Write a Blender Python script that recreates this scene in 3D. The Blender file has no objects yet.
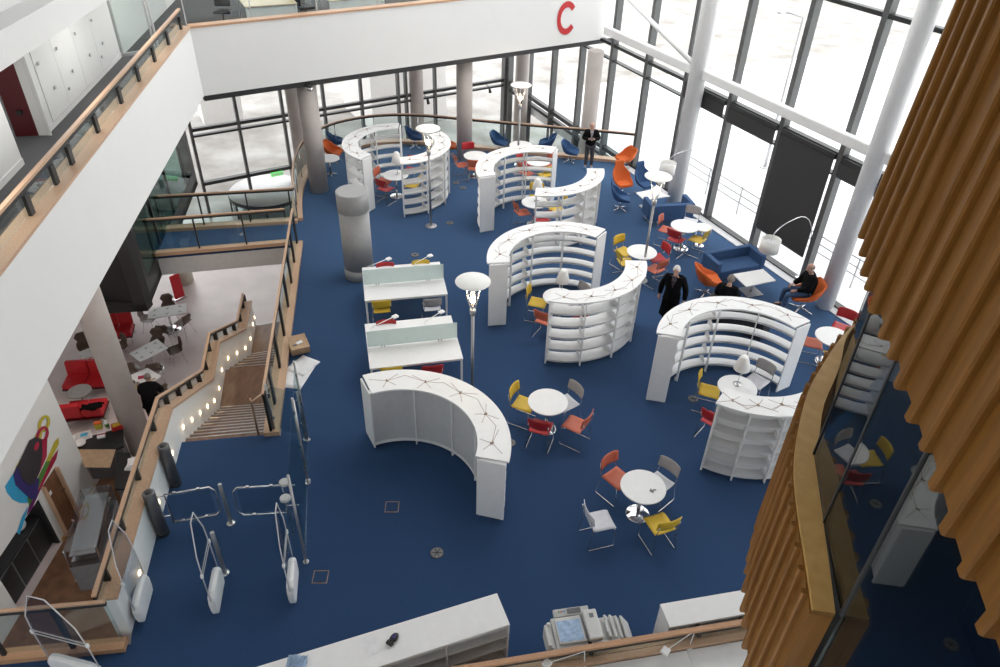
EXPO = 0.74
import bpy, bmesh, math, random
from mathutils import Vector, Matrix
random.seed(7)
PI = math.pi
SC = bpy.context.scene
COL = SC.collection
# ---------------------------------------------------------------- camera model
CAMZ = 10.4
FPX = 730.0
_dn = Vector((466 - 500, 1325 - 333.5, FPX)).normalized()      # direction straight down, seen in the camera
_fw = (Vector((0, 0, 1)) - _dn * _dn.z).normalized()
_rt = _dn.cross(_fw)
def cam2world(v): return Vector((_rt.dot(v), _fw.dot(v), -_dn.dot(v)))
def ray(x, y): return cam2world(Vector((x - 500, y - 333.5, FPX)))
def at(x, y, z=0.0):
    """point at height z that is seen at this place of the photograph"""
    d = ray(x, y); t = (z - CAMZ) / d.z
    return Vector((d.x * t, d.y * t, z))
def onplane(x, y, p0, p1):
    """point of the vertical plane through p0, p1"""
    n = Vector((p1[1] - p0[1], p0[0] - p1[0], 0)); d = ray(x, y)
    o = Vector((0, 0, CAMZ)); t = n.dot(Vector((p0[0], p0[1], 0)) - o) / n.dot(d)
    return o + d * t
def zover(x, y, p):
    """height above plan point p reached by the sight line"""
    d = ray(x, y); t = (p[0] * d.x + p[1] * d.y) / (d.x * d.x + d.y * d.y)
    return CAMZ + d.z * t
cd = bpy.data.cameras.new('camera'); cam = bpy.data.objects.new('camera', cd); COL.objects.link(cam)
cd.sensor_width = 36; cd.lens = FPX / 1000 * 36; cd.clip_end = 500; cd.clip_start = .05
X = cam2world(Vector((1, 0, 0))); Y = cam2world(Vector((0, -1, 0))); Z = cam2world(Vector((0, 0, -1)))
cam.matrix_world = Matrix(((X.x, Y.x, Z.x, 0), (X.y, Y.y, Z.y, 0), (X.z, Y.z, Z.z, CAMZ), (0, 0, 0, 1)))
SC.camera = cam
# ---------------------------------------------------------------- materials
MAT = {}
def mat(name, col, rough=.5, metal=0, var=.04, scale=8, bump=0, emit=None, estr=0, spec=.5, stretch=None):
    m = bpy.data.materials.new(name); m.use_nodes = True; nt = m.node_tree
    b = nt.nodes['Principled BSDF']
    b.inputs['Roughness'].default_value = rough; b.inputs['Metallic'].default_value = metal
    b.inputs['Specular IOR Level'].default_value = spec
    tc = nt.nodes.new('ShaderNodeTexCoord'); mp = nt.nodes.new('ShaderNodeMapping')
    nz = nt.nodes.new('ShaderNodeTexNoise'); nz.inputs['Scale'].default_value = scale; nz.inputs['Detail'].default_value = 4
    nt.links.new(tc.outputs['Object'], mp.inputs['Vector']); nt.links.new(mp.outputs['Vector'], nz.inputs['Vector'])
    if stretch: mp.inputs['Scale'].default_value = stretch
    rp = nt.nodes.new('ShaderNodeValToRGB')
    rp.color_ramp.elements[0].position = .3; rp.color_ramp.elements[1].position = .7
    rp.color_ramp.elements[0].color = tuple(max(0, c * (1 - var * 2)) for c in col) + (1,)
    rp.color_ramp.elements[1].color = tuple(min(1, c * (1 + var * 2)) for c in col) + (1,)
    nt.links.new(nz.outputs['Fac'], rp.inputs['Fac']); nt.links.new(rp.outputs['Color'], b.inputs['Base Color'])
    if bump:
        bp = nt.nodes.new('ShaderNodeBump'); bp.inputs['Strength'].default_value = bump; bp.inputs['Distance'].default_value = .01
        nt.links.new(nz.outputs['Fac'], bp.inputs['Height']); nt.links.new(bp.outputs['Normal'], b.inputs['Normal'])
    if emit:
        b.inputs['Emission Color'].default_value = tuple(emit) + (1,); b.inputs['Emission Strength'].default_value = estr
    MAT[name] = m
    return m
def glass(name, tint, refl=.08, rough=0.0, cap=.16):
    """thin pane: lets light straight through, mirrors more at a shallow angle"""
    m = bpy.data.materials.new(name); m.use_nodes = True; nt = m.node_tree
    nt.nodes.remove(nt.nodes['Principled BSDF']); out = nt.nodes['Material Output']
    tr = nt.nodes.new('ShaderNodeBsdfTransparent'); tr.inputs['Color'].default_value = tuple(tint) + (1,)
    gl = nt.nodes.new('ShaderNodeBsdfGlossy'); gl.inputs['Roughness'].default_value = rough
    lw = nt.nodes.new('ShaderNodeFresnel'); lw.inputs['IOR'].default_value = 1.45
    mm = nt.nodes.new('ShaderNodeMath'); mm.operation = 'MULTIPLY'; mm.inputs[1].default_value = refl / .04; mm.use_clamp = True
    mn = nt.nodes.new('ShaderNodeMath'); mn.operation = 'MINIMUM'; mn.inputs[1].default_value = cap
    mx = nt.nodes.new('ShaderNodeMixShader')
    geo = nt.nodes.new('ShaderNodeNewGeometry')
    nt.links.new(lw.outputs[0], mm.inputs[0]); nt.links.new(mm.outputs[0], mn.inputs[0]); nt.links.new(mn.outputs[0], mx.inputs[0])
    nt.links.new(tr.outputs[0], mx.inputs[1]); nt.links.new(gl.outputs[0], mx.inputs[2]); nt.links.new(mx.outputs[0], out.inputs['Surface'])
    MAT[name] = m
    return m
def wood(name, c1, c2, scale=6, stretch=(1, 1, 12), rough=.45):
    m = mat(name, c1, rough, var=0, scale=scale, stretch=stretch)
    r = [n for n in m.node_tree.nodes if n.type == 'VALTORGB'][0].color_ramp
    r.elements[0].color = tuple(c1) + (1,); r.elements[1].color = tuple(c2) + (1,)
    return m
m = mat('carpet', (.020, .047, .116), .95, var=.10, scale=60, bump=.15, spec=.1)
m.node_tree.nodes['Principled BSDF'].inputs['Sheen Weight'].default_value = .8; m.node_tree.nodes['Principled BSDF'].inputs['Sheen Roughness'].default_value = .45; m.node_tree.nodes['Principled BSDF'].inputs['Sheen Tint'].default_value = (.36, .62, 1, 1)
mat('white', (.80, .80, .80), .5, var=.01)
mat('shelfwhite', (.82, .82, .82), .42, var=.01)
mat('wallwhite', (.74, .74, .73), .7, var=.004, scale=3)
mat('panelgrey', (.55, .55, .56), .6, var=.02)
mat('midgrey', (.34, .34, .34), .55, var=.02)
mat('steel', (.62, .62, .63), .25, .9, var=.02)
mat('brushed', (.42, .42, .43), .38, .8, var=.04, scale=30, stretch=(1, 1, .05))
mat('chrome', (.75, .75, .76), .12, 1, var=.01)
mat('darkmetal', (.035, .036, .038), .45, .3, var=.05)
mat('mullion', (.105, .107, .108), .5, .2, var=.04)
mat('black', (.012, .012, .013), .6, var=.08)
mat('blind', (.045, .044, .045), .9, var=.08, scale=90)
mat('carpetgrey', (.085, .085, .09), .95, var=.1, scale=60)
mat('concrete', (.44, .40, .38), .75, var=.04, scale=2)
mat('cafefloor', (.62, .54, .53), .3, var=.05, scale=1.2)
mat('cafewood', (.20, .10, .055), .4, var=.12, scale=5)
mat('red', (.42, .018, .022), .45, var=.04)
mat('darkred', (.09, .004, .008), .45, var=.04)
mat('sofared', (.62, .02, .03), .5, var=.04)
mat('orange', (.52, .12, .06), .5, var=.03)
mat('shellorange', (.64, .125, .02), .75, var=.05, scale=40)
mat('yellow', (.66, .44, .03), .5, var=.03)
mat('chairgrey', (.36, .34, .33), .5, var=.03)
mat('chairpale', (.62, .62, .66), .5, var=.03)
mat('shellblue', (.026, .075, .19), .85, var=.06, scale=40)
mat('sofablue', (.034, .085, .20), .85, var=.06, scale=40)
mat('socket', (.30, .20, .13), .5, var=.1)
mat('inlay', (.28, .19, .15), .6, var=.1)
mat('paper', (.78, .78, .80), .7, var=.03)
mat('printgrey', (.58, .58, .57), .5, var=.02)
mat('printdark', (.16, .16, .17), .4, var=.05)
mat('bluefilm', (.34, .47, .66), .15, var=.12, scale=14)
mat('card', (.43, .29, .18), .8, var=.06)
mat('cardpale', (.66, .62, .53), .8, var=.04)
mat('skin', (.50, .29, .22), .55, var=.05)
mat('hairwhite', (.62, .60, .58), .8, var=.08, scale=50)
mat('hairgrey', (.22, .19, .17), .8, var=.1, scale=50)
mat('coatblack', (.007, .007, .008), .95, var=.1, scale=30, spec=.1)
mat('trousergrey', (.055, .052, .055), .85, var=.08, scale=30)
mat('jeans', (.045, .085, .17), .85, var=.1, scale=40)
mat('shirtgrey', (.30, .29, .32), .8, var=.05)
mat('shirtdark', (.06, .045, .06), .8, var=.05)
mat('shoecover', (.05, .30, .55), .5, var=.08)
mat('shadewhite', (.86, .85, .82), .6, var=.01)
mat('brownshell', (.13, .09, .07), .4, var=.06)
mat('floorplate', (.06, .055, .05), .5, .2, var=.06)
mat('cyan', (.03, .33, .58), .6, var=.02); mat('magenta', (.40, .012, .12), .6, var=.02); mat('mustard', (.48, .40, .04), .6, var=.02)
mat('navy', (.03, .02, .14), .6, var=.02); mat('ink', (.035, .03, .035), .6, var=.02); mat('green', (.07, .22, .03), .6, var=.02)
mat('crimson', (.36, .01, .05), .6, var=.02); mat('plum', (.12, .01, .10), .6, var=.02)
mat('snow', (.86, .85, .83), .9, var=.05, scale=.35)
mat('gravel', (.70, .655, .60), .95, var=.06, scale=.6)
mat('terrace', (.80, .80, .82), .8, var=.04, scale=.5)
mat('outbuild', (.78, .76, .75), .8, var=.01)
mat('exitgreen', (.05, .5, .1), .5, emit=(.25, .8, .25), estr=.5)
mat('bulb', (1, .9, .7), .4, emit=(1, .72, .42), estr=28)
mat('walllight', (1, .85, .6), .4, emit=(1, .72, .42), estr=4)
mat('letterred', (.50, .012, .016), .5, var=.02)
mat('downlight', (1, 1, 1), .5, emit=(1, .95, .88), estr=6)
wood('oak', (.46, .29, .185), (.56, .37, .25), 5, (8, 8, 8))
wood('railwood', (.44, .24, .13), (.54, .31, .18), 5, (8, 8, 8))
wood('cladding', (.165, .070, .011), (.225, .098, .016), 3, (6, 6, .6), .6)
MAT['cladding'].node_tree.nodes['Principled BSDF'].inputs['Specular IOR Level'].default_value = .2
wood('ply', (.47, .27, .075), (.56, .34, .11), 4, (2, 2, 2), .45)
wood('doorwood', (.15, .065, .03), (.22, .10, .05), 4, (6, 6, .8))
wood('deskwood', (.62, .47, .30), (.70, .55, .37), 3, (4, 1, 1))
wood('stairwood', (.135, .075, .05), (.20, .12, .08), 4, (4, 1, 1), .35)
glass('pane', (.97, .985, .98), .04, cap=.05)
glass('balglass', (.90, .95, .94), .04)
glass('screenglass', (.86, .93, .93), .05)
m = mat('frosted', (.70, .84, .83), .25, var=.01); m.node_tree.nodes['Principled BSDF'].inputs['Alpha'].default_value = .72
glass('greenglass', (.42, .56, .53), .07)
glass('podglass', (.42, .47, .48), .04, cap=.45)
glass('plasticfilm', (.88, .9, .92), .06)
glass('upglass', (.93, .96, .95), .03, cap=.08)
mat('darksteel', (.16, .16, .165), .35, .6, var=.05)
# ---------------------------------------------------------------- mesh builder
class MB:
    def __init__(s): s.v = []; s.f = []; s.sm = []
    def add(s, vs, fs, smooth=False):
        o = len(s.v); s.v += [Vector(v) for v in vs]; s.f += [tuple(i + o for i in f) for f in fs]; s.sm += [smooth] * len(fs); return s
    def box(s, c, d, rz=0, bev=0, M=None):
        x, y, z = d[0] / 2, d[1] / 2, d[2] / 2
        if bev:
            b = min(bev, x * .9, y * .9, z * .9); vs = []; 
            bm = bmesh.new(); bmesh.ops.create_cube(bm, size=1)
            for v in bm.verts: v.co = Vector((v.co.x * d[0], v.co.y * d[1], v.co.z * d[2]))
            bmesh.ops.bevel(bm, geom=bm.edges[:], offset=b, segments=2, affect='EDGES', profile=.5)
            bm.verts.index_update(); vs = [v.co.copy() for v in bm.verts]; fs = [tuple(v.index for v in f.verts) for f in bm.faces]; bm.free(); smf = False
        else:
            vs = [Vector((i * x, j * y, k * z)) for k in (-1, 1) for j in (-1, 1) for i in (-1, 1)]
            fs = [(0, 2, 3, 1), (4, 5, 7, 6), (0, 1, 5, 4), (2, 6, 7, 3), (0, 4, 6, 2), (1, 3, 7, 5)]; smf = False
        R = M if M else Matrix.Rotation(rz, 3, 'Z')
        return s.add([R @ v + Vector(c) for v in vs], fs, smf)
    def prism(s, poly, z0, z1):
        n = len(poly); ar = sum(poly[i][0] * poly[(i + 1) % n][1] - poly[(i + 1) % n][0] * poly[i][1] for i in range(n))
        if ar < 0: poly = list(reversed(poly))
        vs = [(p[0], p[1], z0) for p in poly] + [(p[0], p[1], z1) for p in poly]
        fs = [tuple(range(n - 1, -1, -1)), tuple(range(n, 2 * n))] + [(i, (i + 1) % n, n + (i + 1) % n, n + i) for i in range(n)]
        return s.add(vs, fs)
    def hexa(s, b4, t4):
        return s.add(list(b4) + list(t4), [(3, 2, 1, 0), (4, 5, 6, 7)] + [(i, (i + 1) % 4, 4 + (i + 1) % 4, 4 + i) for i in range(4)])
    def wall(s, p0, p1, z0, z1, th, side=1):
        """vertical slab from p0 to p1; its thickness goes to the left (side=1) or right"""
        a = Vector((p0[0], p0[1])); b = Vector((p1[0], p1[1])); d = (b - a).normalized(); n = Vector((-d.y, d.x)) * th * side
        z0a, z0b = z0 if isinstance(z0, tuple) else (z0, z0); z1a, z1b = z1 if isinstance(z1, tuple) else (z1, z1)
        q = [(a, z0a, z1a), (b, z0b, z1b), (b + n, z0b, z1b), (a + n, z0a, z1a)]
        if side < 0: q.reverse()
        return s.hexa([(p.x, p.y, l) for p, l, h in q], [(p.x, p.y, h) for p, l, h in q])
    def tube(s, pts, r, n=8, cap=True):
        pts = [Vector(p) for p in pts]; rs = r if isinstance(r, (list, tuple)) else [r] * len(pts)
        t0 = (pts[1] - pts[0]).normalized(); up = Vector((0, 0, 1)) if abs(t0.z) < .9 else Vector((1, 0, 0))
        u = t0.cross(up).normalized(); vs = []
        for i, p in enumerate(pts):
            if i == 0: t = t0
            elif i == len(pts) - 1: t = (pts[i] - pts[i - 1]).normalized()
            else: t = ((pts[i + 1] - p).normalized() + (p - pts[i - 1]).normalized()); t = t.normalized() if t.length > 1e-6 else t0
            u = (u - t * u.dot(t)); u = u.normalized() if u.length > 1e-6 else t.orthogonal().normalized(); w = t.cross(u)
            vs += [p + (u * math.cos(2 * PI * k / n) + w * math.sin(2 * PI * k / n)) * rs[i] for k in range(n)]
        fs = [(i * n + k, i * n + (k + 1) % n, (i + 1) * n + (k + 1) % n, (i + 1) * n + k) for i in range(len(pts) - 1) for k in range(n)]
        s.add(vs, fs, True); o = len(s.v) - len(vs)
        if cap:
            s.f += [tuple(o + k for k in range(n - 1, -1, -1)), tuple(o + len(vs) - n + k for k in range(n))]; s.sm += [False, False]
        return s
    def lathe(s, prof, n=24, c=(0, 0, 0), sx=1, sy=1, smooth=True):
        vs = []; 
        for r, z in prof: vs += [(c[0] + r * sx * math.cos(2 * PI * k / n), c[1] + r * sy * math.sin(2 * PI * k / n), c[2] + z) for k in range(n)]
        m = len(prof); fs = [(i * n + k, i * n + (k + 1) % n, (i + 1) * n + (k + 1) % n, (i + 1) * n + k) for i in range(m - 1) for k in range(n)]
        o = len(s.v); s.add(vs, fs, smooth)
        if prof[0][0] > 0: s.f.append(tuple(o + k for k in range(n - 1, -1, -1))); s.sm.append(False)
        if prof[-1][0] > 0: s.f.append(tuple(o + (m - 1) * n + k for k in range(n))); s.sm.append(False)
        return s
    def disc(s, c, r, h, n=28): return s.lathe([(r, 0), (r, h)], n, c, smooth=False) if r < .05 else s.lathe([(r * .985, 0), (r, h * .25), (r, h * .75), (r * .985, h)], n, c, smooth=False)
    def arc(s, c, ri, ro, a0, a1, z0, z1, n=24):
        """ring segment, angles in degrees"""
        vs = []
        for i in range(n + 1):
            a = math.radians(a0 + (a1 - a0) * i / n); ca, sa = math.cos(a), math.sin(a)
            vs += [(c[0] + r * ca, c[1] + r * sa, z) for r, z in ((ri, z0), (ro, z0), (ro, z1), (ri, z1))]
        fs = []
        for i in range(n):
            o = i * 4
            for k in range(4): fs.append((o + k, o + 4 + k, o + 4 + (k + 1) % 4, o + (k + 1) % 4))
        fs = [tuple(reversed(f)) for f in fs] if a1 > a0 else fs
        fs += [(0, 1, 2, 3) if a1 > a0 else (3, 2, 1, 0), tuple(n * 4 + k for k in ((3, 2, 1, 0) if a1 > a0 else (0, 1, 2, 3)))]
        return s.add(vs, fs)
    def mesh(s, me, M=None):
        M = M or Matrix.Identity(4)
        return s.add([M @ v.co for v in me.vertices], [tuple(p.vertices) for p in me.polygons], True)
    def sphere(s, c, r, n=12, m=8, M=None):
        rr = r if isinstance(r, (tuple, list)) else (r, r, r); vs = []; 
        for i in range(m + 1):
            t = PI * i / m
            for k in range(n):
                a = 2 * PI * k / n; vs.append(Vector((rr[0] * math.sin(t) * math.cos(a), rr[1] * math.sin(t) * math.sin(a), rr[2] * math.cos(t))))
        if M: vs = [M @ v for v in vs]
        fs = [(i * n + k, (i + 1) * n + k, (i + 1) * n + (k + 1) % n, i * n + (k + 1) % n) for i in range(m) for k in range(n)]
        return s.add([v + Vector(c) for v in vs], fs, True)
    def build(s, name, m, parent=None, world=False, loc=None):
        me = bpy.data.meshes.new(name)
        if world and parent is not None:
            R = Matrix.Rotation(-parent.rotation_euler.z, 3, 'Z'); L = parent.location
            vs = [R @ (v - L) for v in s.v]
        elif loc is not None: vs = [v - Vector(loc) for v in s.v]
        else: vs = s.v
        me.from_pydata([tuple(v) for v in vs], [], s.f)
        for p, q in zip(me.polygons, s.sm): p.use_smooth = q
        me.validate(); bm = bmesh.new(); bm.from_mesh(me); bmesh.ops.recalc_face_normals(bm, faces=bm.faces[:]); bm.to_mesh(me); bm.free()
        me.materials.append(MAT[m] if isinstance(m, str) else m)
        o = bpy.data.objects.new(name, me); COL.objects.link(o)
        if parent is not None: o.parent = parent
        if loc is not None: o.location = loc
        return o
def tag(o, label, cat, group=None, kind=None):
    o['label'] = label; o['category'] = cat
    if group: o['group'] = group
    if kind: o['kind'] = kind
    return o
def thing(name, label, cat, loc=(0, 0, 0), rz=0, group=None):
    o = bpy.data.objects.new(name, None); COL.objects.link(o); o.empty_display_size = .1
    o.location = loc; o.rotation_euler = (0, 0, rz); return tag(o, label, cat, group)
def struct(name, mb, m, parent=None):
    o = mb.build(name, m, parent)
    if parent is None: o['kind'] = 'structure'
    return o
def dup(root, loc, rz, label, group=None, swap=None):
    r = root.copy(); COL.objects.link(r); r.location = loc; r.rotation_euler = (0, 0, rz); r['label'] = label
    if group: r['group'] = group
    def rec(src, dst):
        for ch in src.children:
            if ch in done: continue
            c = ch.copy(); COL.objects.link(c); c.parent = dst; done.add(c)
            rec(ch, c)
    done = set(); rec(root, r); return r
def P3(p, z): return Vector((p[0], p[1], z))
def lerp(a, b, t): return a + (b - a) * t
def ang(a, b): return math.atan2(b[1] - a[1], b[0] - a[0])
# ================================================================ SETTING
ZL = -3.6                     # lower (cafe) level
GS = Vector((-.08, 33.69, 0)); GU = Vector((.4437, -.8962, 0)).normalized()      # right glass wall: corner and direction
def gp(s): return GS + GU * s
BU = Vector((-11.57, -7.33, 0)).normalized()                                        # back glass wall direction, from the corner to the left
def bp_(s): return GS + BU * s
RAIL = [(-6.15, 19.45), (-6.45, 20.6), (-6.64, 21.7), (-6.72, 22.9), (-6.55, 23.8), (-6.15, 24.6), (-5.5, 25.2), (-4.7, 25.62), (-3.8, 25.8), (-2.9, 25.78), (-2.04, 25.66), (-1.1, 25.5), (-.18, 25.36), (1.2, 25.15), (2.55, 24.97), (3.7, 24.8), (4.55, 24.65)]
E1 = (-5.97, 18.02); E2 = (-4.62, 10.42)
SH0 = (-6.18, 10.17); SH1 = (-4.36, 10.5)
PA = [(-6.18, 10.17), (-5.76, 7.82), (-5.44, 6.13)]
floor = [(-9.5, 2.5), (15.3, 2.5), (15.3, 2.8)] + [tuple(gp(s)[:2]) for s in (34, 24, 14, 10.2)] + list(reversed(RAIL)) + [(-9.95, 18.55), (-9.6, 17.15), (-6.1, 18.05), E1, (-4.3, 10.42), SH1] + PA + [(-5.38, 5.95), (-9.5, 5.25)]
struct('floor', MB().prism(floor, -.1, 0), 'carpet')
fl2 = [(p[0], p[1]) for p in floor]
struct('floor_slab_trim', MB().prism(fl2, -.62, -.1), 'panelgrey').name = 'trim_1'
# grey sill strip along the right glass wall
o = MB(); a, b = gp(10.3), gp(33); n = Vector((GU.y, -GU.x, 0))
n = n if n.x < 0 else -n
o.prism([a[:2], b[:2], (b + n * .42)[:2], (a + n * .42)[:2]], 0, .02); struct('trim_2', o, 'panelgrey')
o = MB(); o.prism([(a + n * .1)[:2], (b + n * .1)[:2], (b + n * .16)[:2], (a + n * .16)[:2]], .02, .06); struct('trim_3', o, 'darkmetal')
# lower floor, inside
low = [(-16, 2), (14, 2), tuple(gp(30)[:2]), tuple(GS[:2]), tuple(bp_(13.8)[:2]), (-16, 25)]
struct('floor_lower', MB().prism(low, ZL - .2, ZL), 'cafefloor')
cw = [at(95, 487, ZL), at(66, 536, ZL)]
o = MB(); o.prism([(-9.7, 4), (-6.6, 4), (-6.3, 11.2), (-8.6, 12.6), (-9.86, 12.4)], ZL, ZL + .006); struct('floor_lower_wood', o, 'cafewood').name = 'floor_serving'
# outside ground: pale gravel with snow
o = MB(); o.prism([(-60, 26), (-16, 25), tuple(bp_(13.9)[:2]), tuple(bp_(-.3)[:2]), tuple(gp(36)[:2]), (70, 0), (70, 110), (-60, 110)], ZL - .3, ZL - .02)
g = struct('ground', o, 'gravel')
m = MAT['gravel']; r = [q for q in m.node_tree.nodes if q.type == 'VALTORGB'][0].color_ramp
r.elements[0].color = (.24, .222, .205, 1); r.elements[1].color = (.44, .43, .42, 1)
# terrace deck just outside the right glass wall
o = MB(); a, b = gp(1), gp(36); nn = -n
o.prism([(a + nn * .15)[:2], (b + nn * .15)[:2], (b + nn * 40)[:2], (a + nn * 40)[:2]], -.9, -.35); struct('terrace', o, 'terrace')
# ---------------------------------------------------------------- glass walls
def glasswall(name, pf, s_list, z0, z1, trans, tw=.12, dep=.16, left=None):
    """mullions, transoms and one pane: the setting's window"""
    w = bpy.data.objects.new(name, None); COL.objects.link(w); w['kind'] = 'structure'
    u = (pf(1) - pf(0)).normalized(); rz = math.atan2(u.y, u.x)
    for s in s_list:
        c = pf(s); wd = tw
        MB().box((c.x, c.y, (z0 + z1) / 2), (wd, dep, z1 - z0), rz).build('mullion', 'mullion', w)
    for z, h in trans:
        c = (pf(s_list[0]) + pf(s_list[-1])) / 2; L = abs(s_list[-1] - s_list[0])
        MB().box((c.x, c.y, z), (L, dep * .8, h), rz).build('transom', 'darkmetal', w)
    a, b = pf(s_list[0]), pf(s_list[-1])
    MB().add([(a.x, a.y, z0), (b.x, b.y, z0), (b.x, b.y, z1), (a.x, a.y, z1)], [(0, 1, 2, 3)]).build('glass_pane', 'pane', w)
    return w
SM = [.35, 2.2, 4.25, 6.3, 8.33, 10.38, 12.43, 14.5, 16.58, 18.62, 20.65, 22.7, 24.8, 26.9, 29, 31.1, 33.2]
ZT = 3.6
glasswall('window_1', gp, SM, ZL, 13, [(-.05, .16), (ZT, .10), (ZT - .5, .05), (onplane(881, 13, GS, gp(10)).z, .10), (10.6, .1), (-.35, .12)], .15, .22)
def bs(px, py, z=0):
    p = at(px, py, z); return (p - GS).dot(BU)
SB = [0, bs(433, 90), bs(404, 94.5), bs(396, 95.5), bs(359, 101), bs(322, 107), bs(281, 113.5), bs(237, 121.5), bs(190, 130)]
wb = glasswall('window_2', bp_, SB, ZL, 13, [(.02, .12), (-.22, .08), (4.2, .5)], .10, .2)
c = GS; MB().box((c.x, c.y, (ZL + 13) / 2), (.4, .4, 13 - ZL), .4).build('corner_post', 'mullion', wb)
# lower entrance frame with door head, left end of the back glass wall
p0, p1 = bp_(SB[5] + .3), bp_(SB[-1])
zt = onplane(240, 176.5, GS, bp_(5)).z; zb = onplane(250, 191, GS, bp_(5)).z
for z, h in ((zt, .13),):
    cc = (p0 + p1) / 2; MB().box((cc.x, cc.y, z), ((p1 - p0).length, .2, h), math.atan2(BU.y, BU.x)).build('door_head', 'darkmetal', wb)
# ---------------------------------------------------------------- balconies
ZB, ZTOP, ZF2 = 3.6, 5.35, 4.6
F1 = at(204, 96, ZB); FR = at(610, 38, ZB); F0 = at(0, 465, ZB)
fu = (FR - F1).normalized(); fl = (F1 - F0).normalized()
F0 = F0 - fl * 9
FR = FR + fu * .15
bn = Vector((-fu.y, fu.x, 0)); ln = Vector((-fl.y, fl.x, 0))             # away from the void
o = MB()
k = F1 + (bn + ln) * .18
o.hexa([P3(F0, ZB), P3(F1, ZB), P3(k, ZB), P3(F0 + ln * .2, ZB)], [P3(F0, ZTOP), P3(F1, ZTOP), P3(k, ZTOP), P3(F0 + ln * .2, ZTOP)])
struct('wall_left_fascia', o, 'wallwhite').name = 'wall_left'
o = MB(); o.hexa([P3(F1, ZB), P3(FR, ZB), P3(FR + bn * .2, ZB), P3(k, ZB)], [P3(F1, ZTOP), P3(FR, ZTOP), P3(FR + bn * .2, ZTOP), P3(k, ZTOP)])
struct('wall_back', o, 'wallwhite')
o = MB(); e = FR - fu * .02
o.hexa([P3(e, ZB - .0), P3(e + fu * .1, ZB), P3(e + fu * .1 + bn * 5.2, ZB), P3(e + bn * 5.2, ZB)], [P3(e, 9), P3(e + fu * .1, 9), P3(e + fu * .1 + bn * 5.2, 9), P3(e + bn * 5.2, 9)])
struct('wall_right_return', o, 'wallwhite').name = 'wall_return'
# dark coloured strip standing in for the shadow gap under the back fascia
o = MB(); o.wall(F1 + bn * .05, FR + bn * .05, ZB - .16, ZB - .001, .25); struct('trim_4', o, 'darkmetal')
# balcony slabs
o = MB(); fb = F1 + bn * 5.8; frb = FR + bn * 5.3
o.prism([(k)[:2], (FR + bn * .2)[:2], frb[:2], (F1 + bn * 6.6 + ln * 2)[:2], (F1 + ln * 7)[:2]], 4.1, ZF2); struct('floor_balcony_back', o, 'carpetgrey').name = 'floor_back'
o = MB(); o.prism([(F0 + ln * .2)[:2], k[:2], (F1 + ln * 7)[:2], (F0 + ln * 7)[:2]], 4.1, ZF2); struct('floor_left', o, 'carpetgrey')
o = MB(); o.prism([(F0 + ln * .2)[:2], k[:2], (F1 + ln * 7)[:2], (F0 + ln * 7)[:2]], ZB + .02, ZB + .3); struct('ceiling_1', o, 'wallwhite')
o = MB(); o.prism([(k)[:2], (FR + bn * .2)[:2], frb[:2], (F1 + bn * 6.6 + ln * 2)[:2], (F1 + ln * 7)[:2]], ZB + .02, ZB + .3); struct('ceiling_2', o, 'wallwhite')
# wall along the left balcony
WB0, WB1, WB2 = at(12, 170, ZF2), at(53, 129, ZF2), at(110, 69, ZF2)
wu = (WB2 - WB1).normalized(); wn = Vector((-wu.y, wu.x, 0))
WBs = WB1 - wu * 12; WBe = WB1 + wu * ((at(124, 57, ZF2) - WB1).length)
o = MB(); o.wall(WB1 - wu * .35, WBe, ZF2, 8.2, .15); struct('wall_balcony', o, 'wallwhite')
rd0, rd1 = at(47.5, 135, ZF2), at(16, 136.5, ZF2)
o = MB(); o.wall(WB1 - wu * .35, rd0, ZF2, 8.2, .1, -1); struct('wall_door_reveal', o, 'wallwhite').name = 'wall_reveal'
dz = zover(20.5, 60, rd0)
d = struct('door_1', MB().wall(rd0, rd1, ZF2, dz + .6, .06, -1), 'darkred')
q = onplane(20, 112, rd0, rd1); du = (rd1 - rd0).normalized(); dn_ = Vector((du.y, -du.x, 0)); dn_ = dn_ if dn_.dot(Vector((0, 0, 0)) - rd0) > 0 else -dn_
MB().box(q + dn_ * .04, (.1, .08, .07), math.atan2(du.y, du.x)).build('door_handle', 'darkmetal', d)
wl0 = at(24, 164, ZF2)
o = MB(); o.wall(wl0 - wu * 12, wl0, ZF2, 8.2, .12); o.wall(wl0, rd1 + (rd1 - rd0).normalized() * .2, ZF2, 8.2, .12, 1); struct('wall_near_door', o, 'wallwhite').name = 'wall_near'
o = MB(); o.wall(wl0 - wu * 8 - wn * .015, wl0 - wn * .015, ZF2, ZF2 + .12, .016); struct('baseboard_near', o, 'wallwhite')
o = MB(); o.wall(WB1 - wu * .33 - wn * .015, WBe - wn * .015, ZF2, ZF2 + .1, .016); struct('baseboard_balcony', o, 'wallwhite')
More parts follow.
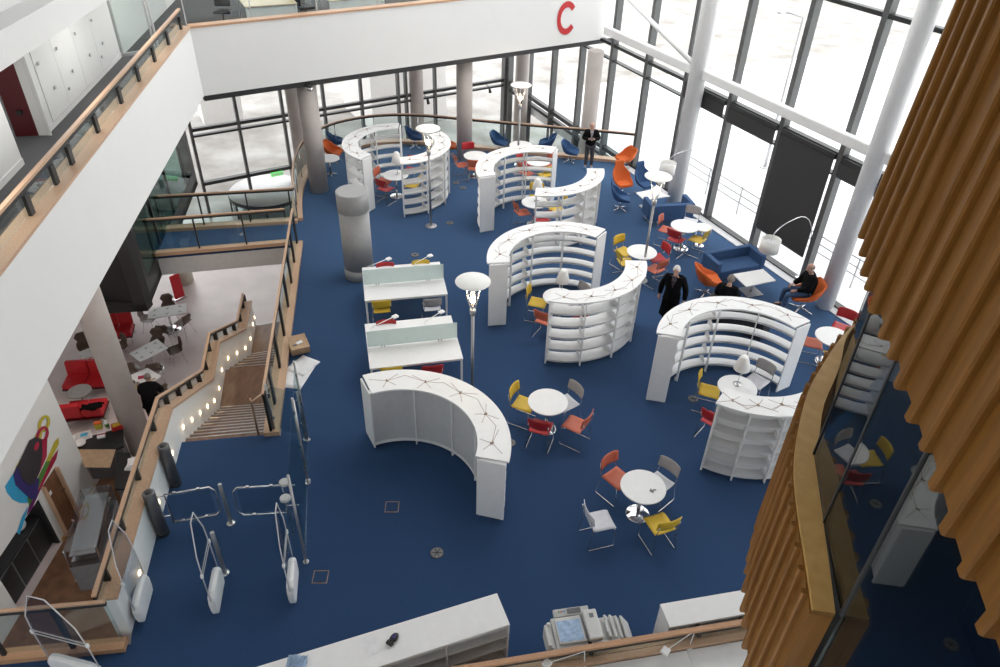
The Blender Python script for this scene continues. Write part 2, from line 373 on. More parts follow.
# tall cupboard doors in that wall
hp = [(52, 52.5), (60, 55), (76, 57), (93.5, 71.5), (83.5, 38), (97.5, 40), (103, 23), (112, 54)]
jt = [at(54.5, 127.5, ZF2), at(71, 110, ZF2), at(88, 92, ZF2), at(104, 75.5, ZF2), at(113, 66, ZF2)]
for i in range(4):
    a, b = jt[i], jt[i + 1]; a = WB1 + wu * (a - WB1).dot(wu) - wn * .02; b = WB1 + wu * (b - WB1).dot(wu) - wn * .02
    t = thing('cupboard_door', ['tall white wall cupboard door nearest the dark red door', 'tall white wall cupboard door, second from the dark red door', 'tall white wall cupboard door, third from the dark red door', 'tall white wall cupboard door nearest the glass office partition'][i], 'cupboard', (a + b) / 2, 0, 'cupboard doors along the upper corridor')
    t.location.z = ZF2 + .1
    MB().wall(a + wu * .004, b - wu * .004, ZF2 + .11, 7.9, .018, 1).build('door_panel', 'wallwhite', t, True)
    for h in ((.5, .55), (.12, 1.05), (.12, .35))[:2 + (i % 2)]:
        q = lerp(a, b, .12 if h[0] < .3 else .5) - wn * .03
        MB().box((q.x, q.y, ZF2 + h[1] * 1.2), (.05, .03, .06), math.atan2(wu.y, wu.x)).build('handle', 'panelgrey', t, True)
# bulkhead of the storey above
U0, U1 = at(0, 72, 6.75), at(108, 0, 6.75); uu = (U1 - U0).normalized(); un = Vector((-uu.y, uu.x, 0))
o = MB(); o.wall(U0 - uu * 9, U1 + uu * 8, 6.75, 7.25, .5); o.wall(U0 - uu * 9 + un * .5, U1 + uu * 8 + un * .5, 7.25, 13, .3); struct('wall_upper', o, 'wallwhite')
# far end of the corridor: glass partition and dark back wall
g0 = WBe; g1 = F1 + bn * 1.0 + ln * .3
t = bpy.data.objects.new('window_3', None); COL.objects.link(t); t['kind'] = 'structure'
MB().wall(g0, g1, ZF2, 8, .02).build('glass_pane', 'upglass', t)
MB().wall(g0, g1, ZF2, ZF2 + .08, .06).build('bottom_rail', 'panelgrey', t)
MB().wall(g0, lerp(g0, g1, .06), ZF2, 8, .12).build('jamb', 'wallwhite', t)
for s_ in (.62, .68): 
    q = lerp(g0, g1, s_); MB().box((q.x, q.y, 6.3), (.05, .05, 3.4)).build('jamb', 'panelgrey', t)
t2 = bpy.data.objects.new('window_4', None); COL.objects.link(t2); t2['kind'] = 'structure'
a_, b_ = F1 + bn * .32, FR + bn * .32
MB().wall(a_, b_, ZTOP, 8.6, .015).build('glass_pane', 'upglass', t2)
for s_ in (.0, .12, .25, .38, .52, .68, .84):
    q = lerp(a_, b_, s_); MB().box((q.x, q.y, 7), (.02, .05, 3.3), math.atan2(fu.y, fu.x)).build('joint', 'panelgrey', t2)
o = MB(); o.wall(WBe + wu * .0, WBe + wu * 9, ZF2, 8.2, .15); struct('wall_office', o, 'wallwhite')
o = MB(); q0 = WBe + wu * 1.6 - wn * .02; o.wall(q0, q0 + wu * 1.0, 6.2, 7.4, .03, -1); struct('window_5', o, 'midgrey')
# copings on both fascias
o = MB(); o.hexa([P3(F0 - ln * .03, ZTOP), P3(F1 - ln * .03, ZTOP), P3(k + ln * .1, ZTOP), P3(F0 + ln * .3, ZTOP)], [P3(F0 - ln * .03, ZTOP + .05), P3(F1 - ln * .03, ZTOP + .05), P3(k + ln * .1, ZTOP + .05), P3(F0 + ln * .3, ZTOP + .05)])
cop = struct('trim_5', o, 'oak')
o = MB(); o.wall(F1 - bn * .03, FR - bn * .03, ZTOP, ZTOP + .05, .3); struct('trim_6', o, 'railwood')
# rail above the left fascia
t = thing('balustrade', 'timber handrail on black posts above the long white left balcony wall', 'railing', (F1 - fl * 3) + Vector((0, 0, ZTOP + .05)))
lc = F1 + ln * .14
zr = zover(100, 108, lc - fl * (F1 - at(100, 108, 5.7)).length)
zr = 5.78
r0, r1 = lc - fl * 21, lc + fl * .05
MB().wall(r0, r1, zr, zr + .045, .07).build('handrail', 'oak', t, True)
MB().wall(r0 + ln * .01, r1 + ln * .01, zr - .07, zr - .003, .05).build('rail_channel', 'darkmetal', t, True)
MB().wall(r0 + ln * .02, r1 + ln * .02, ZTOP + .06, zr - .08, .012).build('glass_panel', 'balglass', t, True)
for px, py in [(12, 215), (42, 184), (71, 164), (100, 132), (122, 103), (141, 81), (157, 61.5), (170.5, 44.5), (182, 29)]:
    q = at(px, py, ZTOP + .05); q = lc + fl * (q - lc).dot(fl)
    MB().box((q.x, q.y, (ZTOP + .05 + zr - .07) / 2), (.05, .13, zr - .07 - ZTOP - .05), math.atan2(fl.y, fl.x) + PI / 2).build('post', 'darkmetal', t, True)
# letter C on the back fascia
cc = onplane(566.5, 18, F1, FR) - bn * .012
t_ = MB(); R_, r_ = .53, .335; N = 40; pts = []
def cpt(r, a): return Vector((0, 0, 0)) + fu * (r * .74 * math.cos(a)) + Vector((0, 0, 1)) * (r * math.sin(a))
vs = []; a0, a1 = math.radians(38), math.radians(322)
for i in range(N + 1):
    a = a0 + (a1 - a0) * i / N; vs += [cc + cpt(R_, a), cc + cpt(r_, a), cc + cpt(R_, a) - bn * .01, cc + cpt(r_, a) - bn * .01]
fs = []
for i in range(N):
    o_ = i * 4; fs += [(o_, o_ + 1, o_ + 5, o_ + 4), (o_ + 2, o_ + 6, o_ + 7, o_ + 3), (o_, o_ + 4, o_ + 6, o_ + 2), (o_ + 1, o_ + 3, o_ + 7, o_ + 5)]
t_.add(vs, fs); tag(t_.build('wall_letter', 'letterred', None, loc=cc), 'big red letter C on the white back balcony wall', 'letter')
# ---------------------------------------------------------------- roof and rear walls
ROOF = [(-26, 34), (-26, -3), (17, -3), tuple(gp(33.6)[:2]), tuple(GS[:2])]
o = MB(); SKY = (-4, 6, 15.5, 27)  # opening in the unseen roof, added to tune the daylight
x0, x1, y0, y1 = SKY
o.prism([(-26, -3), (17, -3), (17, y0), (-26, y0)], 13, 13.3); o.prism([(-26, y1), (12, y1), (4, 34), (-26, 34)], 13, 13.3)
o.prism([(-26, y0), (x0, y0), (x0, y1), (-26, y1)], 13, 13.3); o.prism([(x1, y0), (15, y0), (12, y1), (x1, y1)], 13, 13.3)
struct('ceiling', o, 'wallwhite')
struct('wall_rear', MB().wall((-26, -3), (17, -3), ZL, 13, .2, -1), 'wallwhite')
struct('wall_west', MB().wall((-16, -3), (-16, 26), ZL, ZB, .2), 'wallwhite')
struct('wall_far_west', MB().wall((-24, -3), (-24, 34), ZB, 13, .2), 'wallwhite')
struct('wall_east', MB().wall(gp(33.2), (17, -3), ZL, 13, .2), 'wallwhite')
struct('wall_cafe_east', MB().wall((-4.75, 10.5), (-6.05, 17.6), ZL, -.62, .1, -1), 'wallwhite')
# roller blind boxes and the lowered blind on the right glass wall
inn = n
def blind(s0, s1, z0, z1, name, label):
    a, b = gp(s0 + .1) + inn * .16, gp(s1 - .1) + inn * .16
    t = thing(name, label, 'blind', P3((a + b) / 2, z0), 0, 'dark roller blinds on the tall windows')
    MB().wall(a, b, ZT - .12, ZT + .02, .12, 1).build('cassette', 'darkmetal', t, True)
    MB().wall(a + inn * .02, b + inn * .02, z0, ZT - .1, .02, 1).build('blind_fabric', 'blind', t, True)
    MB().tube([P3(a + inn * .02, z0), P3(b + inn * .02, z0)], .02).build('bottom_bar', 'darkmetal', t, True)
zlow = zover(778, 241, gp(17.6) + inn * .17)
blind(SM[2], SM[3], ZT - .36, 0, 'roller_blind', 'raised dark blind in the bay nearest the red letter wall')
blind(SM[6], SM[7], ZT - .46, 0, 'roller_blind', 'raised dark blind just right of the slanted white pillar by the brace')
blind(SM[7], SM[8], ZT - .48, 0, 'roller_blind', 'raised dark blind just left of the fully lowered blind')
blind(SM[8], SM[9], zlow, 0, 'roller_blind', 'large dark roller blind lowered almost to the sill')
blind(SM[9], SM[10], ZT - .46, 0, 'roller_blind', 'raised dark blind just right of the fully lowered blind')
blind(SM[10], SM[11], ZT - .46, 0, 'roller_blind', 'raised dark blind by the timber clad pod')
# white steel: columns, tie beam, brace
def pillar(name, label, b, r, z0, z1, m, cat='column', grp=None, n=28):
    b = Vector(b); o = MB().lathe([(r, z0), (r, z1)], n, (b.x, b.y, 0)); ob = o.build(name, m, None, loc=(b.x, b.y, z0)); tag(ob, label, cat, grp); return ob
pa_, pb_ = gp(5) + n * .46, gp(25) + n * .46
k1_, k2_ = onplane(698.5, 71, pa_, pb_), onplane(866, 153, pa_, pb_); t0 = onplane(606, 29, pa_, pb_)
K1, K2 = P3(k1_, 0), P3(at(824, 306, 0), 0); zk = (k1_.z + k2_.z) / 2
pillar('steel_column', 'slender white pillar behind the far blue sofa, with brace at its top', K1, .25, 0, 12.9, 'white')
pillar('steel_column', 'slender white pillar beside the seated man by the right window', K2, .22, 0, 12.9, 'white')
tb = P3(t0, zk); te = P3(K2 + (K2 - K1).normalized() * 7, zk)
rzk = math.atan2((te - tb).y, (te - tb).x)
tag(MB().box((tb + te) / 2, ((te - tb).length, .2, .26), rzk, .03).build('tie_beam', 'white', None, loc=(tb + te) / 2), 'long white steel beam running past the slender pillars', 'beam')
bz = onplane(622, -8, tb, P3(K1, 0))
tag(MB().tube([P3(K1, zk + .1) + (bz - P3(K1, zk + .1)).normalized() * .3, bz], .075, 10).build('brace', 'white', None, loc=K1), 'thin white diagonal brace rising left from the slender pillar', 'beam')
# round concrete columns
CB = [('concrete column in front of the entrance glass, left of the left ring bookcase', (319.5, 190), 0, .29), ('concrete column with a red chair and white table at its foot', (464.5, 158), 0, .27)]
for lb, p, z, r in CB: pillar('concrete_column', lb, at(*p, z), r, 0, ZB - .01, 'concrete')
OC = [('concrete column behind the railing, just left of the front left column', (299, 140), -.4, .27), ('concrete column beyond the railing, behind the left ring bookcase', (417, 108), -.6, .3), ('concrete column beyond the railing, behind the tall lamp', (520.5, 112), -.4, .28), ('concrete column directly behind the man standing at the railing', (586, 152), 0, .27)]
for lb, p, z, r in OC: pillar('concrete_column', lb, at(*p, z), r, ZL, ZB - .01, 'concrete')
cq = at(112, 365, -.8); pillar('concrete_column', 'thick concrete column standing in the cafe below the left balcony', cq, .31, ZL, ZB, 'concrete')
# dark lift lobby at the end of the bridge
L1 = at(148, 311, -.62); L2 = at(198, 184, -.62); L0 = at(96, 308, -.62); lu = (L2 - L1).normalized(); lln = Vector((-lu.y, lu.x, 0))
t = thing('lift_lobby', 'dark framed lobby with green glass hanging at the end of the bridge', 'lobby', L1)
def lob(nm, s0, s1, z0, z1, th, m): MB().wall(L1 + lu * s0, L1 + lu * s1, z0, z1, th, 1).build(nm, m, t, True)
LL = (L2 - L1).length
lob('bottom_frame', 0, LL, -.62, -.02, .3, 'darkmetal'); lob('end_jamb', LL - .35, LL, -.02, 3.55, .3, 'darkmetal'); lob('near_jamb', 0, .7, -.02, 3.55, .3, 'darkmetal')
lob('glass_panel', .7, LL - .35, -.02, 3.55, .03, 'greenglass')
for s_ in (2.4, 4.4, 6.4): lob('mullion', s_, s_ + .06, -.02, 3.55, .08, 'darkmetal')
MB().wall(L1, L0, -.62, 3.55, .3, -1).build('front_panel', 'black', t, True)
MB().prism([L1[:2], L2[:2], (L2 + lln * 4)[:2], (L1 + lln * 4)[:2]], -.62, -.4).build('underside', 'black', t, True)
MB().wall(L1 + lln * 3.9, L2 + lln * 3.9, -.4, 3.55, .1).build('back_wall', 'darkmetal', t, True)
# exit signs on the entrance frame
q = onplane(276, 172.5, GS, bp_(5)); rzb = math.atan2(BU.y, BU.x)
bnn = Vector((BU.y, -BU.x, 0)); bnn = bnn if bnn.y < 0 else -bnn
t = thing('exit_sign', 'green exit sign on the dark door head of the glass entrance', 'sign', q + bnn * .15)
MB().box((0, 0, 0), (.5, .05, .17), rzb).build('sign_box', 'exitgreen', t)
for nm_, dx, dz_, w_, h_ in (('doorway_symbol', -.17, 0, .06, .12), ('figure_symbol', -.02, .0, .05, .13), ('arrow_symbol', .12, 0, .13, .05)): MB().box(Vector((math.cos(rzb) * dx, math.sin(rzb) * dx, dz_)) + bnn * .03, (w_, .01, h_), rzb).build(nm_, 'paper', t)
# ================================================================ BOOKCASES
def bookcase(name, label, c, ro, ri, a0, a1, h, tiers, concave, backed, nb=4, sd=.30):
    """curved bookcase; angles in degrees, c = centre of its ring"""
    rm = (ro + ri) / 2; am = math.radians((a0 + a1) / 2)
    base = Vector((c[0] + rm * math.cos(am), c[1] + rm * math.sin(am), 0))
    t = thing(name, label, 'bookcase', base, 0, 'white curved bookcases set in rings on the blue carpet')
    B = lambda mb, nm, m, par=t: (mb.build(nm, m, par, True) if par is t else None)
    top = MB().arc(c, ri, ro, a0, a1, h - .035, h, 40).build('top', 'shelfwhite', t, True)
    dlt = math.degrees(.03 / rm); iri, iro = ri + .05, ro - .05
    for a, d in ((a0, 1), (a1, -1)):
        aa = a + d * dlt * .8
        MB().arc(c, iri - .01, iro + .01, aa, aa + d * dlt, 0.02, h - .035, 1).build('end_panel', 'shelfwhite', t, True)
    if backed:
        s0, s1 = iri + .015, iro - .015
    elif concave: s0, s1 = iro - sd, iro - .02
    else: s0, s1 = iri + .03, iri + .03 + sd
    z0 = .09; pitch = (h - .05 - z0) / tiers
    for k in range(tiers):
        z = z0 + k * pitch
        MB().arc(c, s0, s1, a0 + d_(dlt), a1 - d_(dlt), z, z + .022, 32).build('shelf', 'shelfwhite', t, True)
    lipr = {'in': (s0, s0 + .012), 'out': (s1 - .012, s1)}['in' if concave else 'out']
    for k in range(tiers):
        z = z0 + k * pitch
        MB().arc(c, lipr[0], lipr[1], a0 + d_(dlt), a1 - d_(dlt), z - .012, z + .034, 32).build('shelf_lip', 'shelfwhite', t, True)
    step = (a1 - a0) / nb
    for i in range(1, nb):
        a = a0 + step * i; ca, sa = math.cos(math.radians(a)), math.sin(math.radians(a))
        r = (iri + .012) if concave else (iro - .012)
        if backed: r = iri - .002 if backed == 'in' else iro
        MB().box((c[0] + r * ca, c[1] + r * sa, (h - .035) / 2), (.05, .024, h - .035), math.radians(a)).build('upright', 'shelfwhite', t, True)
        if not backed and concave:
            r = iro - .012
            MB().box((c[0] + r * ca, c[1] + r * sa, (h - .035) / 2), (.03, .02, h - .035), math.radians(a)).build('upright', 'shelfwhite', t, True)
        for k in range(tiers):
            if backed == 'in': break
            z = z0 + k * pitch; rr0, rr1 = s0 + .02, s1 - .02; hh = pitch * .62
            q0 = Vector((c[0] + rr0 * ca, c[1] + rr0 * sa, z + .024)); q1 = Vector((c[0] + rr1 * ca, c[1] + rr1 * sa, z + .024))
            tv = Vector((-sa, ca, 0)) * .005; up = Vector((0, 0, hh))
            if concave: e0, e1 = q0 + up * .45, q1 + up
            else: e0, e1 = q0 + up, q1 + up * .45
            MB().hexa([q0 - tv, q1 - tv, q1 + tv, q0 + tv], [e0 - tv, e1 - tv, e1 + tv, e0 + tv]).build('book_divider', 'shelfwhite', t, True)
    if backed == 'in':
        MB().arc(c, iri + .0, iri + .015, a0 + d_(dlt), a1 - d_(dlt), .1, h - .035, 40).build('back_panel', 'panelgrey', t, True)
        MB().arc(c, iri - .012, iri + .0, a0 + d_(dlt), a1 - d_(dlt), .08, .15, 40).build('plinth_rail', 'shelfwhite', t, True)
    elif backed == 'mid':
        MB().arc(c, iro - .25, iro - .235, a0 + d_(dlt), a1 - d_(dlt), .1, h - .035, 40).build('back_panel', 'shelfwhite', t, True)
    else:
        pass
    for i in range(nb + 1):
        a = math.radians(a0 + dlt * 1.2 + (a1 - a0 - 2.4 * dlt) * i / nb)
        for r in (iri + .05, iro - .03):
            MB().tube([(c[0] + r * math.cos(a), c[1] + r * math.sin(a), 0), (c[0] + r * math.cos(a), c[1] + r * math.sin(a), .1)], .014, 6).build('foot', 'panelgrey', t, True)
    # twig shaped inlay with small socket boxes
    rnd = random.Random(int(abs(c[0] * 100 + a0 * 7))); nodes = []
    for i in range(nb + 1):
        a = a0 + (a1 - a0) * (i + .5) / (nb + 1); rr = rm + rnd.uniform(-.05, .05)
        nodes.append((a, rr))
    pol = lambda a, r: Vector((c[0] + r * math.cos(math.radians(a)), c[1] + r * math.sin(math.radians(a)), h))
    def line(m_, p, q, wd=.008):
        d = (q - p); L = d.length
        m_.box((p + q) / 2 + Vector((0, 0, .0012)), (L, wd, .0024), math.atan2(d.y, d.x))
    for i, (a, r) in enumerate(nodes):
        im = MB(); p = pol(a, r)
        w = math.degrees(.27 / rm)
        for da, dr in ((w * 1.1, (ro - rm) * .55), (-w * .9, (ro - rm) * .72), (w * .45, -(rm - ri) * .75), (-w * .75, -(rm - ri) * .55)): line(im, p, pol(a + da * rnd.uniform(.75, 1.1), r + dr * rnd.uniform(.8, 1)))
        if i + 1 < len(nodes):
            a2, r2 = nodes[i + 1]; k1 = pol(lerp(a, a2, .45), rm + rnd.uniform(.06, .12)); line(im, p, k1); line(im, k1, pol(a2, r2))
        im.build('inlay', 'inlay', top, False) if False else im.build('twig_inlay', 'inlay', t, True)
        MB().box(p + Vector((0, 0, .009)), (.06, .03, .018), math.radians(a) + .3, .003).build('power_socket', 'socket', t, True)
    return t
def d_(d): return d * .8
BC = [
 ('tall curved bookcase of the leftmost ring, back side by the grey ventilation drum', (-3.40, 21.47), 1.63, 1.15, -122, -266, 1.76, 5, True, None, 4, .27),
 ('curved bookcase of the leftmost ring, shelves facing out behind the slim lamp pole', (-3.33, 21.44), 1.62, 1.12, -80, 40, 1.76, 5, False, None, 4, .32),
 ('tall curved bookcase of the far middle ring, between two round cafe tables', (.95, 19.8), 1.82, 1.30, -159, -289, 1.76, 5, True, None, 4, .27),
 ('curved bookcase of the far middle ring, in front of the man standing at the railing', (1.0, 19.92), 1.86, 1.36, -96, 3, 1.76, 5, False, None, 4, .33),
 ('tall curved bookcase in the centre, end panel just right of the glowing near lamp', (1.5, 14.75), 1.87, 1.35, -171, -304, 1.76, 5, True, None, 4, .27),
 ('curved bookcase in the centre with five shelves facing out, left of the walking man', (1.48, 14.8), 1.88, 1.38, -105, 0, 1.76, 5, False, None, 4, .34),
 ('tall curved bookcase on the right with the seated men behind it', (4.94, 11.58), 1.82, 1.33, 168, 33, 1.76, 5, True, None, 4, .26),
 ('curved closed back bookcase on the right, half hidden by the timber pod', (4.93, 11.45), 1.88, 1.36, -123, -45, 1.76, 5, False, 'mid', 4, .33),
 ('low curved bookcase nearest the camera, its plain grey back towards the viewer', (-1.70, 8.93), 1.96, 1.38, 117, -11, 1.45, 4, False, 'in', 4, .33)]
for lb, c, ro, ri, a0, a1, h, tr, cv, bk, nb, sd in BC: bookcase('curved_bookcase', lb, c, ro, ri, a0, a1, h, tr, cv, bk, nb, sd)
# ================================================================ ROUND TABLES AND STACKING CHAIRS
def make_table(name, label, loc, r, h, base='disc', m='white', group=None):
    t = thing(name, label, 'table', loc, 0, group)
    MB().lathe([(r * .96, h - .03), (r, h - .022), (r, h - .006), (r * .985, h)], 40).build('tabletop', m, t)
    MB().tube([(0, 0, .012), (0, 0, h - .03)], .032, 12).build('column', 'steel', t)
    if base == 'disc': MB().lathe([(r * .55, 0), (r * .55, .008), (r * .5, .016), (.04, .022)], 32).build('base_plate', 'chrome', t)
    else:
        o = MB()
        for k in range(4):
            a = k * PI / 2 + .4; o.tube([(.02 * math.cos(a), .02 * math.sin(a), .06), (r * .62 * math.cos(a), r * .62 * math.sin(a), .018)], [.022, .014], 8)
        o.build('star_base', 'chrome', t)
    return t
TG = 'round white tables on the blue carpet'
TT = {
 1: ('nearest round white table, with a small dark clip lying on top', (643.3, 486.3)), 2: ('round white table just right of the nearest low bookcase', (548, 401.5)),
 3: ('round white table between the two blue sofas', (685, 225.7)), 4: ('round white table crossed by the lamp pole right of the centre bookcases', (642, 251.6)),
 5: ('round white table at the far right, by the timber pod edge', (833.7, 336.6)), 6: ('round white table inside the right ring of bookcases', (737.4, 387)),
 8: ('round white table inside the far middle ring of bookcases', (535, 202)), 9: ('round white table inside the leftmost ring of bookcases', (395.6, 174.7)),
 10: ('round white table behind the far middle bookcase, seen through its shelves', (538, 161)), 11: ('round white table between the leftmost and far middle rings, by a column', (475.7, 155.5)),
 14: ('round white table at the foot of the far lamp near the railing', (521, 145))}
TP = {k: at(p[0], p[1], .73) for k, (l, p) in TT.items()}
TP[7] = Vector((1.40, 14.72, .73)); TT[7] = ('round white table inside the centre ring of bookcases', None)
t1 = make_table('round_table', TT[1][0], P3(TP[1], 0), .4, .73, group=TG)
for k in sorted(TT):
    if k == 1: continue
    dup(t1, P3(TP[k], 0), .3 * k, TT[k][0], TG)
make_table('side_table', 'small round white side table between the grey chair and the window', P3(at(702.7, 227, .6), 0), .26, .6, group=None)
make_table('side_table', 'small round white table partly hidden by the column at far left', P3(at(329, 158, .6), 0), .34, .6, 'star')
def make_chair(colname, mseat, mback):
    t = thing('stacking_chair', '', 'chair')
    # seat: shallow curved sheet, front towards +Y
    N = 8; vs = []; top = []
    for j in range(N + 1):
        y = -.20 + .42 * j / N
        for i in range(7):
            x = -.205 + .41 * i / 6; e = abs(i - 3) / 3
            z = .45 + .012 * e * e - (.02 * max(0, (j - 6) / 2) ** 2) + .01 * max(0, (2 - j) / 2)
            xx = x * (1 - .04 * (j in (0, N)))
            vs.append((xx, y, z))
    def sheet(vs, nu, nv, th, nrm):
        o = len(vs); v2 = [Vector(v) - Vector(nrm) * th for v in vs]; fs = []
        for j in range(nv):
            for i in range(nu):
                a = j * (nu + 1) + i; q = (a, a + 1, a + nu + 2, a + nu + 1); fs.append(q); fs.append(tuple(o + k for k in reversed(q)))
        bd = list(range(nu + 1)) + [j * (nu + 1) + nu for j in range(1, nv + 1)] + [nv * (nu + 1) + i for i in range(nu - 1, -1, -1)] + [j * (nu + 1) for j in range(nv - 1, 0, -1)]
        for a, b in zip(bd, bd[1:] + bd[:1]): fs.append((a, o + a, o + b, b))
        return MB().add(list(vs) + v2, fs, True)
    sheet(vs, 6, N, .012, (0, 0, 1)).build('seat', mseat, t)
    vs = []
    for j in range(5):
        z = .60 + .25 * j / 4
        for i in range(9):
            x = -.225 + .45 * i / 8; e = (i - 4) / 4
            zz = z - (.022 * e ** 6 if j == 4 else 0) + (.02 * e ** 4 if j == 0 else 0)
            vs.append((x, -.245 - .035 * (j / 4) + .045 * e * e, zz))
    sheet(vs, 8, 4, .011, (0, 1, 0)).build('backrest', mback, t)
    for s in (-1, 1):
        x = .20 * s; o = MB()
        o.tube([(x, .17, .438), (x * 1.06, .19, .42), (x * 1.12, .21, .02), (x * 1.12, .19, .009), (x * 1.12, -.25, .009), (x * 1.12, -.27, .02), (x * 1.04, -.21, .43), (x * 1.0, -.245, .60), (x * .98, -.265, .74)], .0085, 8)
        o.build('sled_leg', 'steel', t)
    MB().tube([(-.2, .12, .435), (.2, .12, .435)], .008, 6).build('seat_rail', 'steel', t)
    MB().tube([(-.2, -.17, .435), (.2, -.17, .435)], .008, 6).build('seat_rail', 'steel', t)
    return t
PROTO = {}
CMAT = {'orange': ('orange', 'orange'), 'yellow': ('yellow', 'yellow'), 'red': ('red', 'red'), 'grey': ('chairpale', 'chairgrey'), 'white': ('chairpale', 'chairpale')}
CG = 'stacking chairs around the round tables'
def chair(colr, pos, facing, label, sc=1, group=CG):
    loc = P3(pos, 0); rz = facing - PI / 2
    if colr not in PROTO:
        t = make_chair(colr, *CMAT[colr]); t.location = loc; t.rotation_euler.z = rz; t['label'] = label; t['group'] = group; PROTO[colr] = t
    else: t = dup(PROTO[colr], loc, rz, label, group)
    return t
CH = [
 (1, 'orange', (617, 478), 'orange chair at the nearest round table'), (1, 'grey', (659, 483), 'chair with dark grey back at the nearest round table'),
 (1, 'white', (600, 521), 'pale grey chair standing free, left of the nearest round table'), (1, 'yellow', (659.5, 524), 'yellow chair at the nearest round table'),
 (2, 'yellow', (524, 404), 'yellow chair at the table right of the nearest low bookcase'), (2, 'grey', (566, 403), 'grey chair at the table right of the nearest low bookcase'),
 (2, 'red', (541, 427), 'red chair, back to the camera, at the table right of the low bookcase'), (2, 'orange', (575.5, 424.5), 'orange chair at the table right of the nearest low bookcase'),
 (3, 'orange', (667, 230), 'orange chair at the table between the two blue sofas'), (3, 'grey', (690, 221.5), 'grey chair at the table between the two blue sofas'),
 (3, 'red', (679.5, 237), 'red chair, back to the camera, at the table between the sofas'), (3, 'yellow', (697.5, 239.5), 'yellow chair at the table between the two blue sofas'),
 (4, 'yellow', (624, 251.5), 'yellow chair far left of the table crossed by the lamp pole'), (4, 'yellow', (626, 262), 'second yellow chair, half hidden behind the centre bookcase end'),
 (4, 'red', (657, 258), 'red chair at the table crossed by the lamp pole'), (4, 'orange', (655, 269), 'orange chair just left of the walking man'),
 (5, 'orange', (818, 344), 'orange chair at the far right table by the pod'), (5, 'red', (841, 328), 'red chair at the far right table by the pod'), (5, 'yellow', (833, 353), 'yellow chair peeping out behind the timber pod edge'),
 (6, 'yellow', (709, 391), 'yellow chair inside the right ring of bookcases'), (6, 'grey', (757, 381), 'grey chair inside the right ring of bookcases'), (6, 'red', (714, 420), 'red chair at the left end of the half hidden right bookcase'),
 (7, 'yellow', (537.5, 302.5), 'yellow chair inside the centre ring of bookcases'), (7, 'orange', (546, 320), 'orange chair left of the centre bookcase with five shelves'), (7, 'grey', (576, 300), 'grey chair behind the cone lamp in the centre ring'), (7, 'red', (575, 322), 'red chair hidden behind the centre bookcase, glimpsed between its shelves'),
 (8, 'yellow', (536, 198), 'yellow chair behind the table in the far middle ring'), (8, 'orange', (522.5, 212.5), 'orange chair left of the table in the far middle ring'), (8, 'red', (541.5, 219), 'red chair seen through the lower shelves of the far middle ring'), (8, 'yellow', (557, 209), 'yellow chair glimpsed through the shelves of the far middle ring'),
 (9, 'orange', (384, 181), 'orange chair at the table in the leftmost ring'), (9, 'red', (386, 188.5), 'red chair, nearer one left of the table in the leftmost ring'), (9, 'red', (411, 170), 'red chair glimpsed over the shelves of the leftmost ring'), (9, 'yellow', (412.5, 185), 'yellow chair glimpsed through the shelves of the leftmost ring'),
 (10, 'red', (525.5, 164.5), 'red chair behind the far middle bookcase'), (10, 'orange', (527, 173), 'orange chair seen through the far middle bookcase, left of its table'), (10, 'yellow', (544.5, 174.6), 'yellow chair seen through the far middle bookcase'), (10, 'orange', (547, 165.5), 'orange chair behind the far middle bookcase, right of its table'),
 (11, 'red', (470, 156), 'red chair in front of the column between two rings'), (11, 'orange', (462, 165), 'orange chair beside the shelves of the leftmost ring'), (11, 'orange', (474.5, 168), 'orange chair half hidden by the left end of the far middle bookcase')]
for k, colr, px, lb in CH:
    p = at(px[0], px[1], .45); c = TP[k]
    if (P3(p, 0) - P3(c, 0)).length < .38: p = P3(c, 0) + (P3(p, 0) - P3(c, 0)).normalized() * .38
    f = ang(p, c)
    if lb.startswith('pale grey chair standing'): f = ang(p, at(640, 512, .45))
    chair(colr, p, f, lb)
# clip on the nearest table
p = at(650, 491, .732); o = MB()
for a, L in ((.3, .11), (1.1, .05), (-.5, .07)): o.box(p + Vector((math.cos(a) * L / 2, math.sin(a) * L / 2, .008)), (L, .018, .014), a, .004)
tag(o.build('clip', 'printdark', None, loc=p), 'small dark clip lying on the nearest round table', 'clip')
# cone shaded table lamps
def make_tlamp(label, loc, s=1):
    t = thing('table_lamp', label, 'lamp', loc, 0, 'white cone table lamps inside the bookcase rings')
    MB().lathe([(.16, .40), (.165, .41), (.12, .60), (.085, .70), (.06, .73), (.001, .735)], 24).build('lamp_shade', 'shadewhite', t)
    MB().tube([(0, 0, .01), (0, 0, .6)], .007, 8).build('stem', 'steel', t)
    MB().lathe([(.09, 0), (.09, .008), (.02, .014)], 20).build('lamp_base', 'steel', t); return t
tl = make_tlamp('white cone table lamp inside the right ring of bookcases', P3(TP[6], .731) + Vector((.02, .1, 0)))
for k, lb in ((7, 'white cone table lamp inside the centre ring of bookcases'), (8, 'white cone table lamp inside the far middle ring of bookcases'), (9, 'white cone table lamp inside the leftmost ring of bookcases')):
    dup(tl, P3(TP[k], .731) + Vector((.05, .05, 0)), 0, lb)
